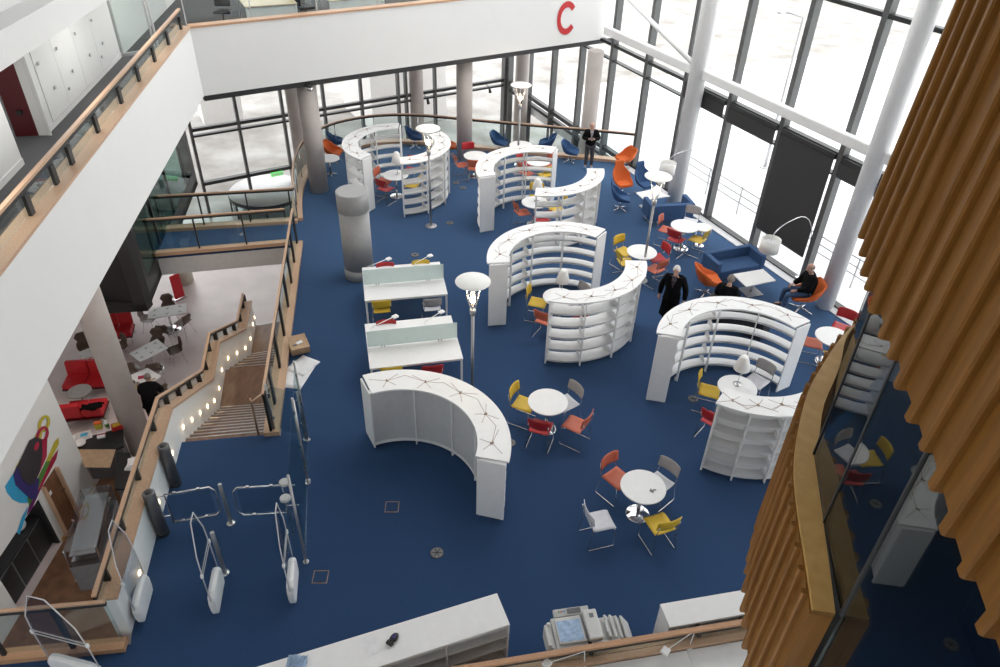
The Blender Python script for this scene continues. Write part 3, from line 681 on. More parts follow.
# ================================================================ TALL UPLIGHTERS
def make_lamp(label, loc, h=3.0):
    t = thing('floor_lamp', label, 'lamp', loc, 0, 'tall pole lamps with a round reflector')
    MB().lathe([(.17, 0), (.17, .012), (.05, .03)], 24).build('lamp_base', 'brushed', t)
    MB().tube([(0, 0, .02), (0, 0, h - .75)], .032, 12).build('pole', 'brushed', t)
    MB().lathe([(.035, h - .78), (.06, h - .74), (.065, h - .64), (.05, h - .63)], 16).build('lamp_holder', 'brushed', t)
    MB().lathe([(.052, h - .62), (.135, h - .34), (.14, h - .30)], 24).build('glass_funnel', 'plasticfilm', t)
    for k in range(3):
        a = k * 2 * PI / 3 + .5; MB().tube([(.055 * math.cos(a), .055 * math.sin(a), h - .66), (.2 * math.cos(a), .2 * math.sin(a), h - .02)], .008, 6).build('strut', 'steel', t)
    MB().lathe([(.33, h - .006), (.34, h), (.335, h + .006), (.05, h + .022), (.001, h + .022)], 36).build('reflector', 'shadewhite', t)
    b = MB().sphere((0, 0, h - .42), (.05, .05, .075)).build('bulb', 'bulb', t)
    return t
lp = at(428, 128.4, 3.0)
LL_ = [((473, 281.5), 'tall pole lamp with glowing bulb nearest the camera, right of the desks'), ((428, 128.4), 'tall pole lamp in front of the leftmost ring of bookcases'), ((521, 85), 'tall pole lamp near the far railing, its head before the back glass'), ((658.5, 176.5), 'tall pole lamp by the far blue sofa, right side of the room')]
l0 = make_lamp(LL_[0][1], P3(at(473, 281.5, 3.0), 0))
for p, lb in LL_[1:]: dup(l0, P3(at(p[0], p[1], 3.0), 0), 0, lb)
for p, lb in LL_:
    q = at(p[0], p[1], 3.0); l = bpy.data.lights.new('lamp_glow', 'POINT'); l.energy = 10; l.color = (1, .8, .55); l.shadow_soft_size = .06
    o = bpy.data.objects.new('lamp_glow', l); COL.objects.link(o); o.location = (q.x, q.y, 2.75)
# ================================================================ SWIVEL CHAIRS
def make_swivel(label, loc, rz, m, high=False, base=True):
    t = thing('swivel_chair', label, 'chair', loc, rz, 'blue and orange swivel tub chairs')
    # shell: bent sheet; profile up the middle from front of seat to top of back (front = +Y)
    prof = [(.33, .40), (.2, .385), (.02, .37), (-.14, .385), (-.24, .47), (-.30, .60), (-.345, .75), (-.37, .86)]
    if high: prof += [(-.39, .96), (-.405, 1.08), (-.41, 1.16)]
    wid = [.26, .30, .32, .32, .325, .32, .29, .22] + ([.17, .17, .14] if high else [])
    lift = [.05, .13, .20, .26, .22, .10, .03, 0] + ([0, 0, 0] if high else [])
    fwd = [0, 0, .02, .05, .14, .17, .10, .03] + ([.02, .02, .01] if high else [])
    nu = 12; vs = []; v2 = []
    for (y, z), w_, lf, fw_ in zip(prof, wid, lift, fwd):
        for i in range(nu + 1):
            e = -1 + 2 * i / nu; s_ = math.sin(e * PI / 2); k = abs(e) ** 2.4
            vs.append(Vector((w_ * s_, y + fw_ * k, z + lf * k)))
    rows = len(prof)
    for j in range(rows):
        for i in range(nu + 1):
            a = vs[min(j + 1, rows - 1) * (nu + 1) + i] - vs[max(j - 1, 0) * (nu + 1) + i]; b = vs[j * (nu + 1) + min(i + 1, nu)] - vs[j * (nu + 1) + max(i - 1, 0)]
            nn_ = a.cross(b); nn_ = nn_.normalized() if nn_.length > 1e-9 else Vector((0, 0, 1)); v2.append(vs[j * (nu + 1) + i] + nn_ * -.035)
    o = len(vs); fs = []
    for j in range(rows - 1):
        for i in range(nu):
            a = j * (nu + 1) + i; q = (a, a + 1, a + nu + 2, a + nu + 1); fs += [q, tuple(o + k for k in reversed(q))]
    bd = list(range(nu + 1)) + [j * (nu + 1) + nu for j in range(1, rows)] + [(rows - 1) * (nu + 1) + i for i in range(nu - 1, -1, -1)] + [j * (nu + 1) for j in range(rows - 2, 0, -1)]
    for a, b in zip(bd, bd[1:] + bd[:1]): fs.append((a, o + a, o + b, b))
    MB().add(vs + v2, fs, True).build('shell', m, t)
    MB().box((0, .09, .425), (.46, .44, .075), 0, .03).build('seat_cushion', m, t)
    MB().tube([(0, 0, .06), (0, 0, .37)], .028, 10).build('column', 'chrome', t)
    o = MB()
    for k in range(4):
        a = k * PI / 2 + PI / 4; MB().tube([(0, 0, .075), (.33 * math.cos(a), .33 * math.sin(a), .016)], [.022, .014], 8).build('foot', 'chrome', t)
    return t
A_ = math.radians
SW = [('shellorange', True, (621, 193), -70, 'high backed orange swivel chair facing the camera beside the dark blue one'), ('shellblue', True, (643, 194), -60, 'high backed blue swivel chair behind the far coffee table, facing the camera'),
 ('shellblue', False, (415, 147), 10, 'blue tub chair behind the leftmost ring, near the railing'), ('shellblue', False, (499, 152), -15, 'blue tub chair left of the far lamp by the railing'),
 ('shellblue', False, (569.6, 161.5), -15, 'blue tub chair just left of the man standing at the railing'), ('shellblue', False, (546, 153), 170, 'blue tub chair mostly hidden behind the far middle bookcase'),
 ('shellorange', False, (448.5, 156), 10, 'orange tub chair showing behind the right side of the leftmost ring'), ('shellorange', False, (334, 162), -5, 'orange tub chair right of the front left concrete column'),
 ('shellblue', False, (338, 151.5), 30, 'blue tub chair behind the orange one at far left'), ('shellorange', False, (624, 168.5), -155, 'orange tub chair turned to the window beside the man at the railing'),
 ('shellblue', True, (619.5, 209), -5, 'blue swivel chair seen from the side, left of the far coffee table'), ('shellorange', False, (705.5, 294), 8, 'orange tub chair in front of the near blue sofa'),
 ('shellorange', False, (800, 309.5), 178, 'orange swivel chair under the man seated by the window pillar')]
SWP = {}
for m, hb, px, dg, lb in SW:
    key = (m, hb); loc = P3(at(px[0], px[1], 0), 0); rz = A_(dg) - PI / 2
    if key not in SWP: o = SWP[key] = make_swivel(lb, loc, rz, m, hb)
    else: o = dup(SWP[key], loc, rz, lb)
    k = 1 if px[1] > 250 else .86
    o.scale = (k, k, k)
# ================================================================ SOFAS
def sofa(label, bl, br, fl_, z=.68, m='sofablue'):
    """bl, br: ends of the back, fl_: front end of the arm at bl (plan)"""
    bl, br, fl_ = (Vector((p[0], p[1], 0)) for p in (bl, br, fl_))
    u = (br - bl); L = u.length; rz = math.atan2(u.y, u.x); u.normalize(); v = (fl_ - bl); v = v - u * v.dot(u); D = v.length; v.normalize(); D = max(.72, D)
    s = 1 if Vector((-u.y, u.x, 0)).dot(v) > 0 else -1
    t = thing('sofa', label, 'sofa', (bl + br) / 2 + v * D / 2, rz)
    loc = lambda x, y, zz: (x, s * y, zz)
    MB().box(loc(0, -D / 2 + .07, .43), (L - .01, .14, z - .18), 0, .025).build('backrest', m, t)
    for k in (-1, 1): MB().box(loc(k * (L / 2 - .07), .07, .43), (.14, D - .14, z - .18), 0, .025).build('armrest', m, t)
    MB().box(loc(0, .07, .30), (L - .29, D - .15, .24), 0, .03).build('seat_cushion', m, t)
    for k in (-1, 1):
        x = k * (L / 2 - .12)
        MB().tube([loc(x, -D / 2 + .06, .18), loc(x, -D / 2 + .06, .012), loc(x, D / 2 - .06, .012), loc(x, D / 2 - .06, .18)], .012, 8).build('sled_leg', 'chrome', t)
    return t
sofa('far blue sofa, its back to the camera, in front of the slender pillar', at(652, 207, .68), at(696, 204, .68), at(636, 200, .68))
sofa('near blue sofa facing the camera, left of the arched lamp', at(703, 251.6, .68), at(751, 243, .68), at(721, 264, .68))
def coffee(label, pts, z=.45):
    ps = [at(x, y, z) for x, y in pts]; c = sum(ps, Vector()) / 4
    t = thing('coffee_table', label, 'table', P3(c, 0), 0, 'low white rectangular tables')
    MB().prism([p[:2] for p in ps], z - .03, z).build('tabletop', 'white', t, True)
    u = ps[1] - ps[0]; rz = math.atan2(u.y, u.x)
    MB().tube([(0, 0, .01), (0, 0, z - .03)], .03, 10).build('column', 'chrome', t)
    MB().box((0, 0, .008), (.48, .48, .016), rz).build('base_plate', 'brushed', t); return t
coffee('low white coffee table between the far blue sofa and the high backed chairs', [(636, 192.7), (653, 189), (670.5, 196), (645, 200)])
coffee('low white coffee table between the near blue sofa and the seated men', [(733, 274), (763, 269), (776, 280.4), (746, 286.4)])
# arched lamps
def arclamp(label, shade, foot, apex_h=2.0):
    """shade: centre of the drum; foot: plan point of the base"""
    t = thing('arched_lamp', label, 'lamp', P3(foot, 0), 0, 'arched floor lamps with white drum shades')
    s = Vector(shade) - P3(foot, 0); r = .24
    MB().lathe([(.17, 0), (.17, .03), (.03, .05)], 24).build('lamp_base', 'chrome', t)
    zt = s.z + .55; pts = [Vector((0, 0, .04)), Vector((0, 0, .9))]
    for k in range(1, 13):
        a = PI * k / 12 * .94; f = (1 - math.cos(a)) / 2
        pts.append(Vector((s.x * f, s.y * f, .9 + (zt - .9) * math.sin(min(a, PI / 2)) if a < PI / 2 else s.z + .2 + (zt - s.z - .2) * math.sin(a))))
    pts.append(Vector((s.x, s.y, s.z + .12)))
    MB().tube(pts, .011, 8).build('arm', 'chrome', t)
    o = MB(); o.lathe([(r, -.17), (r, .17), (r - .008, .17), (r - .008, -.17), (r, -.17)], 32, s); o.build('lamp_shade', 'shadewhite', t)
    MB().lathe([(r - .01, -.005), (r - .01, .005)], 24, (s.x, s.y, s.z + .05)).build('diffuser', 'paper', t)
    return t
f1 = gp(12.6) + n * .45; f2 = gp(17.7) + n * .5
def above(px, z): return at(px[0], px[1], z)
arclamp('white arched lamp leaning over the far blue sofa corner', above((667.5, 168), 1.55), P3(at(705, 213, 0), 0))
arclamp('white arched lamp beside the near blue sofa, before the lowered blind', above((770, 245), 1.55), P3(at(799, 279, 0), 0))
# ================================================================ DESKS (carrels)
def carrel(label, nl, nr, fr, fl_, grp, lampn):
    z = .74; c = (nl + nr + fr + fl_) / 4; u = nr - nl; L = u.length; rz = math.atan2(u.y, u.x); D = ((fr + fl_) / 2 - (nl + nr) / 2).length
    t = thing('study_desk', label, 'desk', P3(c, 0), rz, 'white two sided study desks with glass screens')
    MB().box((0, 0, z - .014), (L, D, .028), 0, .004).build('desktop', 'white', t)
    for sx in (-1, 1):
        for sy in (-1, 1): MB().box((sx * (L / 2 - .03), sy * (D / 2 - .03), (z - .03) / 2), (.045, .045, z - .03)).build('leg', 'white', t)
    for sy in (-1, 1): MB().box((0, sy * (D / 2 - .04), z - .05), (L - .1, .025, .04)).build('apron', 'white', t)
    MB().box((0, -.1, z + .235), (L - .02, .012, .41)).build('glass_screen', 'frosted', t)
    for sx in (-.33, .3):
        for q in (-.03, .03): MB().box((sx * L + q, -.1, z + .02), (.03, .05, .05)).build('screen_clamp', 'steel', t)
    for i, (sx, hx) in enumerate(((-.44, -.16), (.14, .36))):
        P = Matrix.Rotation(rz, 3, 'Z'); b = P3(c, z + .001) + P @ Vector((sx * L, .02, 0)); h = P @ Vector(((hx - sx) * L, .38, .42)); e = P @ Vector((0.02, .05, .42))
        l = thing('desk_lamp', lampn[i], 'lamp', b, 0, 'small white desk lamps on long arms')
        MB().lathe([(.05, 0), (.05, .015), (.015, .02)], 16).build('clamp_base', 'white', l)
        MB().tube([(0, 0, .015), e], .009, 6).build('lower_arm', 'white', l)
        MB().tube([e, h], .009, 6).build('upper_arm', 'white', l)
        d = h.normalized(); MB().box(h + Vector((0, 0, -.01)), (.13, .11, .04), rz + .5, .012).build('lamp_head', 'white', l)
    return t
carrel('white study desk with glass screen nearest the grey ventilation drum', at(364, 301, .74), at(447, 294, .74), at(442, 262, .74), at(361, 267, .74), 0, ['small white desk lamp, left one on the desk nearest the drum', 'small white desk lamp, right one on the desk nearest the drum'])
carrel('white study desk with glass screen directly behind the nearest low bookcase', at(368.5, 369, .74), at(462, 358.5, .74), at(452, 316, .74), at(366, 323, .74), 0, ['small white desk lamp, left one on the desk behind the low bookcase', 'small white desk lamp, right one on the desk behind the low bookcase'])
dg = ang(at(364, 301, .74), at(447, 294, .74)); fwd_ = dg + PI / 2
for colr, px, z, f, lb in [('yellow', (381.6, 305), .72, 1, 'yellow chair tucked under the near side of the desk by the drum'), ('grey', (432.6, 303), .72, 1, 'grey chair tucked under the near side of the desk by the drum'),
    ('red', (385, 263.5), .82, -1, 'red chair behind the desk nearest the grey drum'), ('yellow', (420.5, 261), .82, -1, 'yellow chair behind the desk nearest the grey drum'),
    ('red', (386, 321), .82, -1, 'red chair between the two white study desks'), ('yellow', (391.7, 369), .80, 1, 'yellow chair between the near desk and the low bookcase'), ('red', (433, 367), .80, 1, 'red chair between the near desk and the low bookcase')]:
    fv = Vector((math.cos(fwd_ if f > 0 else fwd_ + PI), math.sin(fwd_ if f > 0 else fwd_ + PI), 0))
    p = at(px[0], px[1], z) + fv * .26
    chair(colr, p, math.atan2(fv.y, fv.x), lb, 1, 'chairs pushed up to the study desks')
# ================================================================ RAILINGS
def tang(pts, i):
    a = Vector(pts[max(i - 1, 0)]); b = Vector(pts[min(i + 1, len(pts) - 1)]); d = (b - a); d.z = 0; return d.normalized()
def strip(pts, wd, z0, z1, off=0):
    """ribbon with thickness along a 3D polyline (z of the points is added)"""
    pts = [Vector(p) for p in pts]; vs = []; N = len(pts)
    for i, p in enumerate(pts):
        d = tang(pts, i); nn = Vector((-d.y, d.x, 0)); q = p + nn * off
        vs += [q - nn * wd / 2 + Vector((0, 0, z0)), q + nn * wd / 2 + Vector((0, 0, z0)), q + nn * wd / 2 + Vector((0, 0, z1)), q - nn * wd / 2 + Vector((0, 0, z1))]
    fs = [(0, 3, 2, 1), tuple((N - 1) * 4 + k for k in range(4))]
    for i in range(N - 1):
        o = i * 4; fs += [(o + k, o + (k + 1) % 4, o + 4 + (k + 1) % 4, o + 4 + k) for k in range(4)]
    return MB().add(vs, fs)
def balustrade(label, pts, kerb_w, kerb_h, rail_h, post_at, kerb_m='oak', rail_m='oak', post=(.05, .12), glassm='balglass', off=0, chan=True, thinposts=False):
    t = thing('balustrade', label, 'railing', pts[len(pts) // 2])
    if kerb_w: strip(pts, kerb_w, 0, kerb_h).build('kerb', kerb_m, t, True)
    strip(pts, .052, rail_h - .035, rail_h, off).build('handrail', rail_m, t, True)
    if chan: strip(pts, .045, rail_h - .1, rail_h - .043, off).build('rail_channel', 'darkmetal', t, True)
    strip(pts, .012, kerb_h + .03, rail_h - .12, off).build('glass_panel', glassm, t, True)
    for q, a in post_at:
        q = Vector(q)
        if thinposts: MB().tube([q + Vector((0, 0, kerb_h)), q + Vector((0, 0, rail_h - .05))], .02, 8).build('post', 'steel', t, True)
        else: MB().box(q + Vector((0, 0, (kerb_h + rail_h - .08) / 2)), (post[0], post[1], rail_h - .08 - kerb_h), a).build('post', 'darkmetal', t, True)
    return t
def along(pts, ds):
    """points at distances ds along a polyline, with direction"""
    pts = [Vector(p) for p in pts]; out = []
    for d in ds:
        r = d
        for a, b in zip(pts, pts[1:]):
            L = (b - a).length
            if r <= L or b is pts[-1]: q = a + (b - a) * min(1, r / L); out.append((q, math.atan2((b - a).y, (b - a).x))); break
            r -= L
    return out
def plen(pts): return sum((Vector(b) - Vector(a)).length for a, b in zip(pts, pts[1:]))
def sm(pts, k=3):
    """Catmull-Rom through points"""
    P = [Vector(p) for p in pts]; out = []
    for i in range(len(P) - 1):
        a, b, c, d = P[max(i - 1, 0)], P[i], P[i + 1], P[min(i + 2, len(P) - 1)]
        for j in range(k):
            t = j / k; out.append(.5 * ((2 * b) + (c - a) * t + (2 * a - 5 * b + 4 * c - d) * t * t + (3 * b - a - 3 * c + d) * t ** 3))
    return out + [P[-1]]
BR = sm([(x, y, 0) for x, y in RAIL])
L_ = plen(BR)
balustrade('long curved railing with timber rail along the far edge of the blue floor', BR, .3, .1, 1.1, along(BR, [.05, .9, 1.8, 2.9, 4.2, 5.5, 7, 8.6, 10.2, 11.8, 13.4, 15, L_ - .05]), thinposts=True)
b0, b1 = Vector((-9.9, 18.6, 0)), Vector((-6.15, 19.42, 0))
balustrade('glass railing on the entrance side of the blue bridge', [b0, b1], .26, .1, 1.1, along([b0, b1], [.05, 1.2, 2.5, 3.7]), post=(.04, .05))
b0, b1 = Vector((-9.6, 17.2, 0)), Vector((-6.05, 18.1, 0))
balustrade('glass railing on the cafe side of the blue bridge', [b0, b1], .2, .1, 1.1, along([b0, b1], [.05, 1.25, 2.5]), post=(.04, .05))
W = [Vector((-5.83, 18.1, 0)), Vector((-4.48, 10.42, 0))]
balustrade('straight glass railing with black posts beside the stair well', W, .30, .1, 1.12, along(W, [.1, 1.15, 2.2, 3.3, 4.5, 5.7, 6.9, 7.7]), off=-.1 if False else 0, rail_m='oak', post=(.14, .05))
# parapet between the blue floor and the cafe, running down beside the stair
ST = [Vector((-6.18, 10.17, 0)), Vector((-6.75, 13.11, -1.76)), Vector((-7.07, 14.52, -1.76)), Vector((-7.13, 16.4, -2.7)), Vector((-7.39, 17.78, -2.7)), Vector((-7.9, 19.03, ZL))]
PAv = [Vector((x, y, 0)) for x, y in PA]
TH = .2
def outward(p, q):
    d = (q - p); d.z = 0; d.normalize(); nn = Vector((-d.y, d.x, 0)); return nn if nn.x < 0 else -nn
par = list(reversed(PAv)) + ST[1:]
t = thing('stair_parapet', 'white solid parapet with wall lights stepping down beside the stair', 'parapet', PAv[1])
PH = .86
offs = []
for i in range(len(par)):
    a = par[max(i - 1, 0)]; b = par[min(i + 1, len(par) - 1)]; offs.append(outward(a, b) * TH)
wl = MB(); cp = MB()
for i in range(len(par) - 1):
    a, b, oa, ob = par[i], par[i + 1], offs[i], offs[i + 1]
    lo = Vector((0, 0, -.75)); hi = Vector((0, 0, PH)); h2 = Vector((0, 0, PH + .05))
    wl.hexa([a + lo, b + lo, b + ob + lo, a + oa + lo], [a + hi, b + hi, b + ob + hi, a + oa + hi])
    e = oa.normalized() * -.03; e2 = ob.normalized() * -.03
    cp.hexa([a + e + hi, b + e2 + hi, b + ob - e2 + hi, a + oa - e + hi], [a + e + h2, b + e2 + h2, b + ob - e2 + h2, a + oa - e + h2])
wl.build('wall_panel', 'white', t, True); cp.build('coping', 'oak', t, True)
RH = 1.2
rl = [p + o_ * .88 for p, o_ in zip(par, offs)]
rl[0] = rl[0] + (rl[0] - rl[1]).normalized() * .14
strip(rl, .06, RH - .04, RH).build('handrail', 'oak', t, True)
strip(rl, .045, RH - .1, RH - .043).build('rail_channel', 'darkmetal', t, True)
strip(rl, .012, PH + .06, RH - .11).build('glass_panel', 'balglass', t, True)
for i in range(len(rl) - 1):
    a, b = rl[i], rl[i + 1]; nP = max(2, round((b - a).length / .8)) if i >= 2 else 2
    for k in range(nP):
        q = lerp(a, b, (k + .5) / nP); d = b - a
        MB().box(q + Vector((0, 0, (PH + RH) / 2 - .02)), (.05, .1, RH - PH - .06), math.atan2(d.y, d.x)).build('post', 'darkmetal', t, True)
for i in range(len(par) - 1):
    a, b = par[i], par[i + 1]; L = (b - a).length; nL = max(1, round(L / .75)); inn_ = -offs[i].normalized()
    if i < 2: nL = max(1, round(L / 1.25))
    for k in range(nL):
        q = lerp(a, b, (k + .5) / nL) + inn_ * .008 + Vector((0, 0, .30)); d = b - a; d.z = 0; d.normalize()
        M = Matrix((d, inn_, Vector((0, 0, 1)))).transposed()
        o = MB().sphere((0, 0, 0), (.05, .012, .05), 12, 6); o.v = [M @ v + q for v in o.v]; o.build('wall_light', 'walllight', t, True)
        l = bpy.data.lights.new('wall_glow', 'POINT'); l.energy = .25; l.color = (1, .72, .42); l.shadow_soft_size = .05
        lo_ = bpy.data.objects.new('wall_glow', l); COL.objects.link(lo_); lo_.location = q + inn_ * .12
# stair treads
t = thing('staircase', 'dark timber staircase with steel nosings going down to the cafe', 'stairs', (-5.4, 12.5, ZL))
R5 = Vector((.55, .09, 0))
lftL = ST; rgtL = [Vector((-4.62, 10.47, 0)), Vector((-5.05, 13.4, -1.76)), Vector((-5.35, 14.82, -1.76)), Vector((-5.85, 16.85, -2.7)), Vector((-6.15, 18.23, -2.7)), Vector((-6.6, 19.45, ZL))]
def flight(i, nst):
    a0, a1, b0, b1 = lftL[i], lftL[i + 1], rgtL[i], rgtL[i + 1]
    for k in range(nst):
        p, q = lerp(a0, a1, k / nst), lerp(a0, a1, (k + 1) / nst); r, s = lerp(b0, b1, k / nst), lerp(b0, b1, (k + 1) / nst); z = lerp(a0.z, a1.z, (k + 1) / nst)
        MB().prism([p[:2], q[:2], s[:2], r[:2]], z - .16, z).build('tread', 'stairwood', t, True)
        d = (q - p); d.z = 0; d.normalize()
        MB().prism([(q - d * .022)[:2], (q + d * .01)[:2], (s + d * .01)[:2], (s - d * .022)[:2]], z + .001, z + .006).build('nosing', 'brushed', t, True)
flight(0, 11)
MB().prism([lftL[1][:2], lftL[2][:2], rgtL[2][:2], rgtL[1][:2]], -1.92, -1.76).build('landing', 'stairwood', t, True)
flight(2, 6)
MB().prism([lftL[3][:2], lftL[4][:2], rgtL[4][:2], rgtL[3][:2]], -2.86, -2.7).build('landing', 'stairwood', t, True)
flight(4, 5)
hr = [Vector((-4.72, 10.35, .95)), Vector((-4.85, 11.2, .4)), Vector((-5.15, 13.4, -.86))]
tag(MB().tube([(-4.75, 10.45, 0), (-4.75, 10.45, .95)] + hr, .022, 8).build('stair_handrail', 'oak', None, loc=(-4.75, 10.45, 0)), 'pale timber handrail on the inner side of the stair', 'handrail')
# return railing at the bottom left corner
RK = [Vector((-9.4, 5.32, 0)), Vector((-5.42, 5.92, 0))]
balustrade('glass railing with timber kerb in the bottom left corner of the floor', RK, .2, .1, 1.15, along(RK, [.3, 1.3, 2.35, 3.3]), kerb_m='railwood', rail_m='oak', post=(.06, .05))
# ================================================================ ENTRANCE CONTROL
def tgate(label, loc, rz, H=1.95, W_=.64):
    t = thing('security_gate', label, 'security gate', loc, rz, 'clear anti theft gates with white feet')
    hw = W_ / 2
    prof = [(-hw, .38), (-hw * .98, H * .5), (-hw * .88, H * .72), (-hw * .3, H), (hw * .3, H), (hw * .88, H * .72), (hw * .98, H * .5), (hw, .38)]
    MB().tube([(x, 0, z) for x, z in prof], .009, 8).build('frame', 'panelgrey', t)
    vs = [(x, y, z) for y in (-.005, .005) for x, z in prof]; N = len(prof)
    MB().add(vs, [tuple(range(N)), tuple(range(2 * N - 1, N - 1, -1))] + [(i, (i + 1) % N, N + (i + 1) % N, N + i) for i in range(N)]).build('clear_panel', 'plasticfilm', t)
    for z in (H * .50, H * .54): MB().tube([(-hw, 0, z), (hw, 0, z)], .007, 6).build('cross_bar', 'panelgrey', t)
    for s in (-1, 1): MB().box((s * hw, 0, H * .52), (.035, .035, .07)).build('bracket', 'white', t)
    pts = [(-hw * .9, 0), (hw * .9, 0), (hw * 1.0, .12), (hw * 1.02, .3), (hw * .9, .42), (hw * .6, .46), (-hw * .6, .46), (-hw * .9, .42), (-hw * 1.02, .3), (-hw * 1.0, .12)]
    vs = [(x, y, z) for y in (-.055, .055) for x, z in pts]; N = len(pts)
    fo = MB().add(vs, [tuple(range(N)), tuple(range(2 * N - 1, N - 1, -1))] + [(i, (i + 1) % N, N + (i + 1) % N, N + i) for i in range(N)])
    f = fo.build('foot_cover', 'white', t)
    bv = f.modifiers.new('bevel', 'BEVEL'); bv.width = .03; bv.segments = 3
    return t
ga = math.radians(100)
tg = tgate('clear security gate with white foot, middle of the row, right of the parapet', P3(at(219, 598, 0), 0), ga)
dup(tg, P3(at(294.5, 588, 0), 0), ga, 'clear security gate with white foot beside the tall glass screens')
dup(tg, P3(at(146, 606, 0), 0), ga, 'clear security gate with white foot close against the white parapet')
tgate('clear security gate in the bottom left corner, seen broadside', P3(at(86, 671, 0), 0) + Vector((0, -.1, 0)), math.radians(168), 1.95, .86)
def post(label, loc, h, r=.035, m='brushed', grp='steel barrier posts at the entrance'):
    t = thing('barrier_post', label, 'post', loc, 0, grp)
    MB().lathe([(r * 2.2, 0), (r * 2.2, .012), (r, .02)], 20).build('base_plate', 'steel', t)
    MB().lathe([(r, .015), (r, h - .01), (r * .8, h)], 18).build('tube', m, t); return t
b1_, b2_ = at(231, 523, 0), at(225, 573, 0)
post('thin steel post standing between the two swing gates', b1_, 1.0); post('thin steel post beside the middle security gate', b2_, 1.04)
def bollard(label, foot, h):
    t = thing('gate_bollard', label, 'bollard', foot, 0, 'thick steel gate bollards along the parapet')
    MB().lathe([(.10, 0), (.10, h), (.085, h + .015)], 28).build('tube', 'darksteel', t)
    MB().lathe([(.104, .0), (.104, .05)], 28).build('base_ring', 'darkmetal', t)
    MB().lathe([(.08, h + .012), (.001, h + .022)], 24).build('cap', 'darkmetal', t); return t
g1_, g2_ = at(176, 484, 0), at(163.5, 533, 0)
bollard('thick steel bollard by the parapet nearest the stair', g1_, .98); bollard('thick steel bollard holding the left swing gate', g2_, 1.02)
def swing(label, piv, end, z0=.22, z1=.92):
    t = thing('swing_gate', label, 'gate', P3(piv, 0)); d = (P3(end, 0) - P3(piv, 0)); L = d.length; d.normalize(); Zv = Vector((0, 0, 1)); q = P3(piv, 0)
    c = [q + d * .22 + Zv * z0, q + d * (L - .02) + Zv * z0, q + d * (L + .06) + Zv * (z0 + .1), q + d * (L + .06) + Zv * (z1 - .1), q + d * (L - .02) + Zv * z1, q + d * .22 + Zv * z1, q + d * .22 + Zv * z0]
    MB().tube(c, .016, 8).build('frame', 'steel', t, True)
    MB().box(q + d * (.22 + L) / 2 * 1.0 + Zv * (z0 + z1) / 2, (L - .25, .008, z1 - z0 - .1), math.atan2(d.y, d.x)).build('clear_panel', 'plasticfilm', t, True)
    for z in (z0 + .18, z1 - .02): MB().tube([q + Zv * z, q + d * .22 + Zv * z], .014, 8).build('hinge_arm', 'steel', t, True)
    for f in (.4, .8):
        for z in (z0, z1): MB().box(q + d * L * f + Zv * z, (.05, .035, .05), math.atan2(d.y, d.x)).build('clip', 'steel', t, True)
    return t
swing('steel swing gate on the left, hinged on the thick bollard', g2_, at(231, 523, 0) + Vector((-.18, 0, 0)))
swing('steel swing gate on the right, hinged at the tall glass screens', at(302, 520, 0) , at(231, 523, 0) + Vector((.25, 0, 0)))
# tall glass screens
def screen(label, a, b, h):
    t = thing('glass_screen', label, 'screen', P3(lerp(a, b, .5), 0), 0, 'tall clear glass screens in a row')
    d = b - a; MB().box(lerp(a, b, .5) + Vector((0, 0, h / 2 + .03)), (d.length - .03, .012, h - .1), math.atan2(d.y, d.x)).build('glass_panel', 'screenglass', t, True)
    for q in (a, b):
        MB().tube([q, q + Vector((0, 0, h))], .022, 10).build('post', 'brushed', t, True)
        MB().lathe([(.05, 0), (.05, .015)], 16, q).build('base_plate', 'steel', t, True)
        for z in (.4, 1.0, h - .3): MB().box(q + (lerp(a, b, .5) - q).normalized() * .03 + Vector((0, 0, z)), (.05, .03, .06), math.atan2(d.y, d.x)).build('clip', 'steel', t, True)
    return t
s0, s1_, s2, s3 = at(275, 432, 0), at(308, 440, 0), at(308, 483, 0), at(306, 562, 0)
screen('clear glass screen at the head of the stair, nearest the railing end', s0, lerp(s0, s1_, .93), 1.25)
screen('clear glass screen in the middle of the row, between two steel posts', s1_, lerp(s1_, s2, .95), 2.0)
screen('clear glass screen nearest the camera, beside the right swing gate', s2, s3, 2.1)
for (px, py), lb in (((284, 481), 'short round clear bollard, upper of the pair beside the glass screens'), ((285, 497), 'short round clear bollard, lower of the pair beside the glass screens')):
    q = at(px, py, .95); t = thing('sensor_post', lb, 'post', P3(q, 0))
    MB().lathe([(.03, 0), (.03, .9)], 14).build('stem', 'plasticfilm', t); MB().lathe([(.09, .9), (.09, .93), (.07, .95)], 20).build('head', 'panelgrey', t)
# ventilation drum
p = at(360, 275, 0); p = P3(p, 0); t = thing('ventilation_drum', 'tall grey cylindrical ventilation drum standing on the carpet', 'ventilation drum', p); hd = 2.45; r = .38
MB().lathe([(r, .3), (r, hd - .5)], 40).build('drum', 'brushedgrey' if 'brushedgrey' in MAT else 'midgrey', t)
MB().lathe([(r + .012, 0), (r + .012, .3)], 40).build('base_band', 'midgrey', t)
MB().lathe([(r + .02, hd - .5), (r + .02, hd - .02), (r, hd)], 40).build('cap', 'midgrey', t)
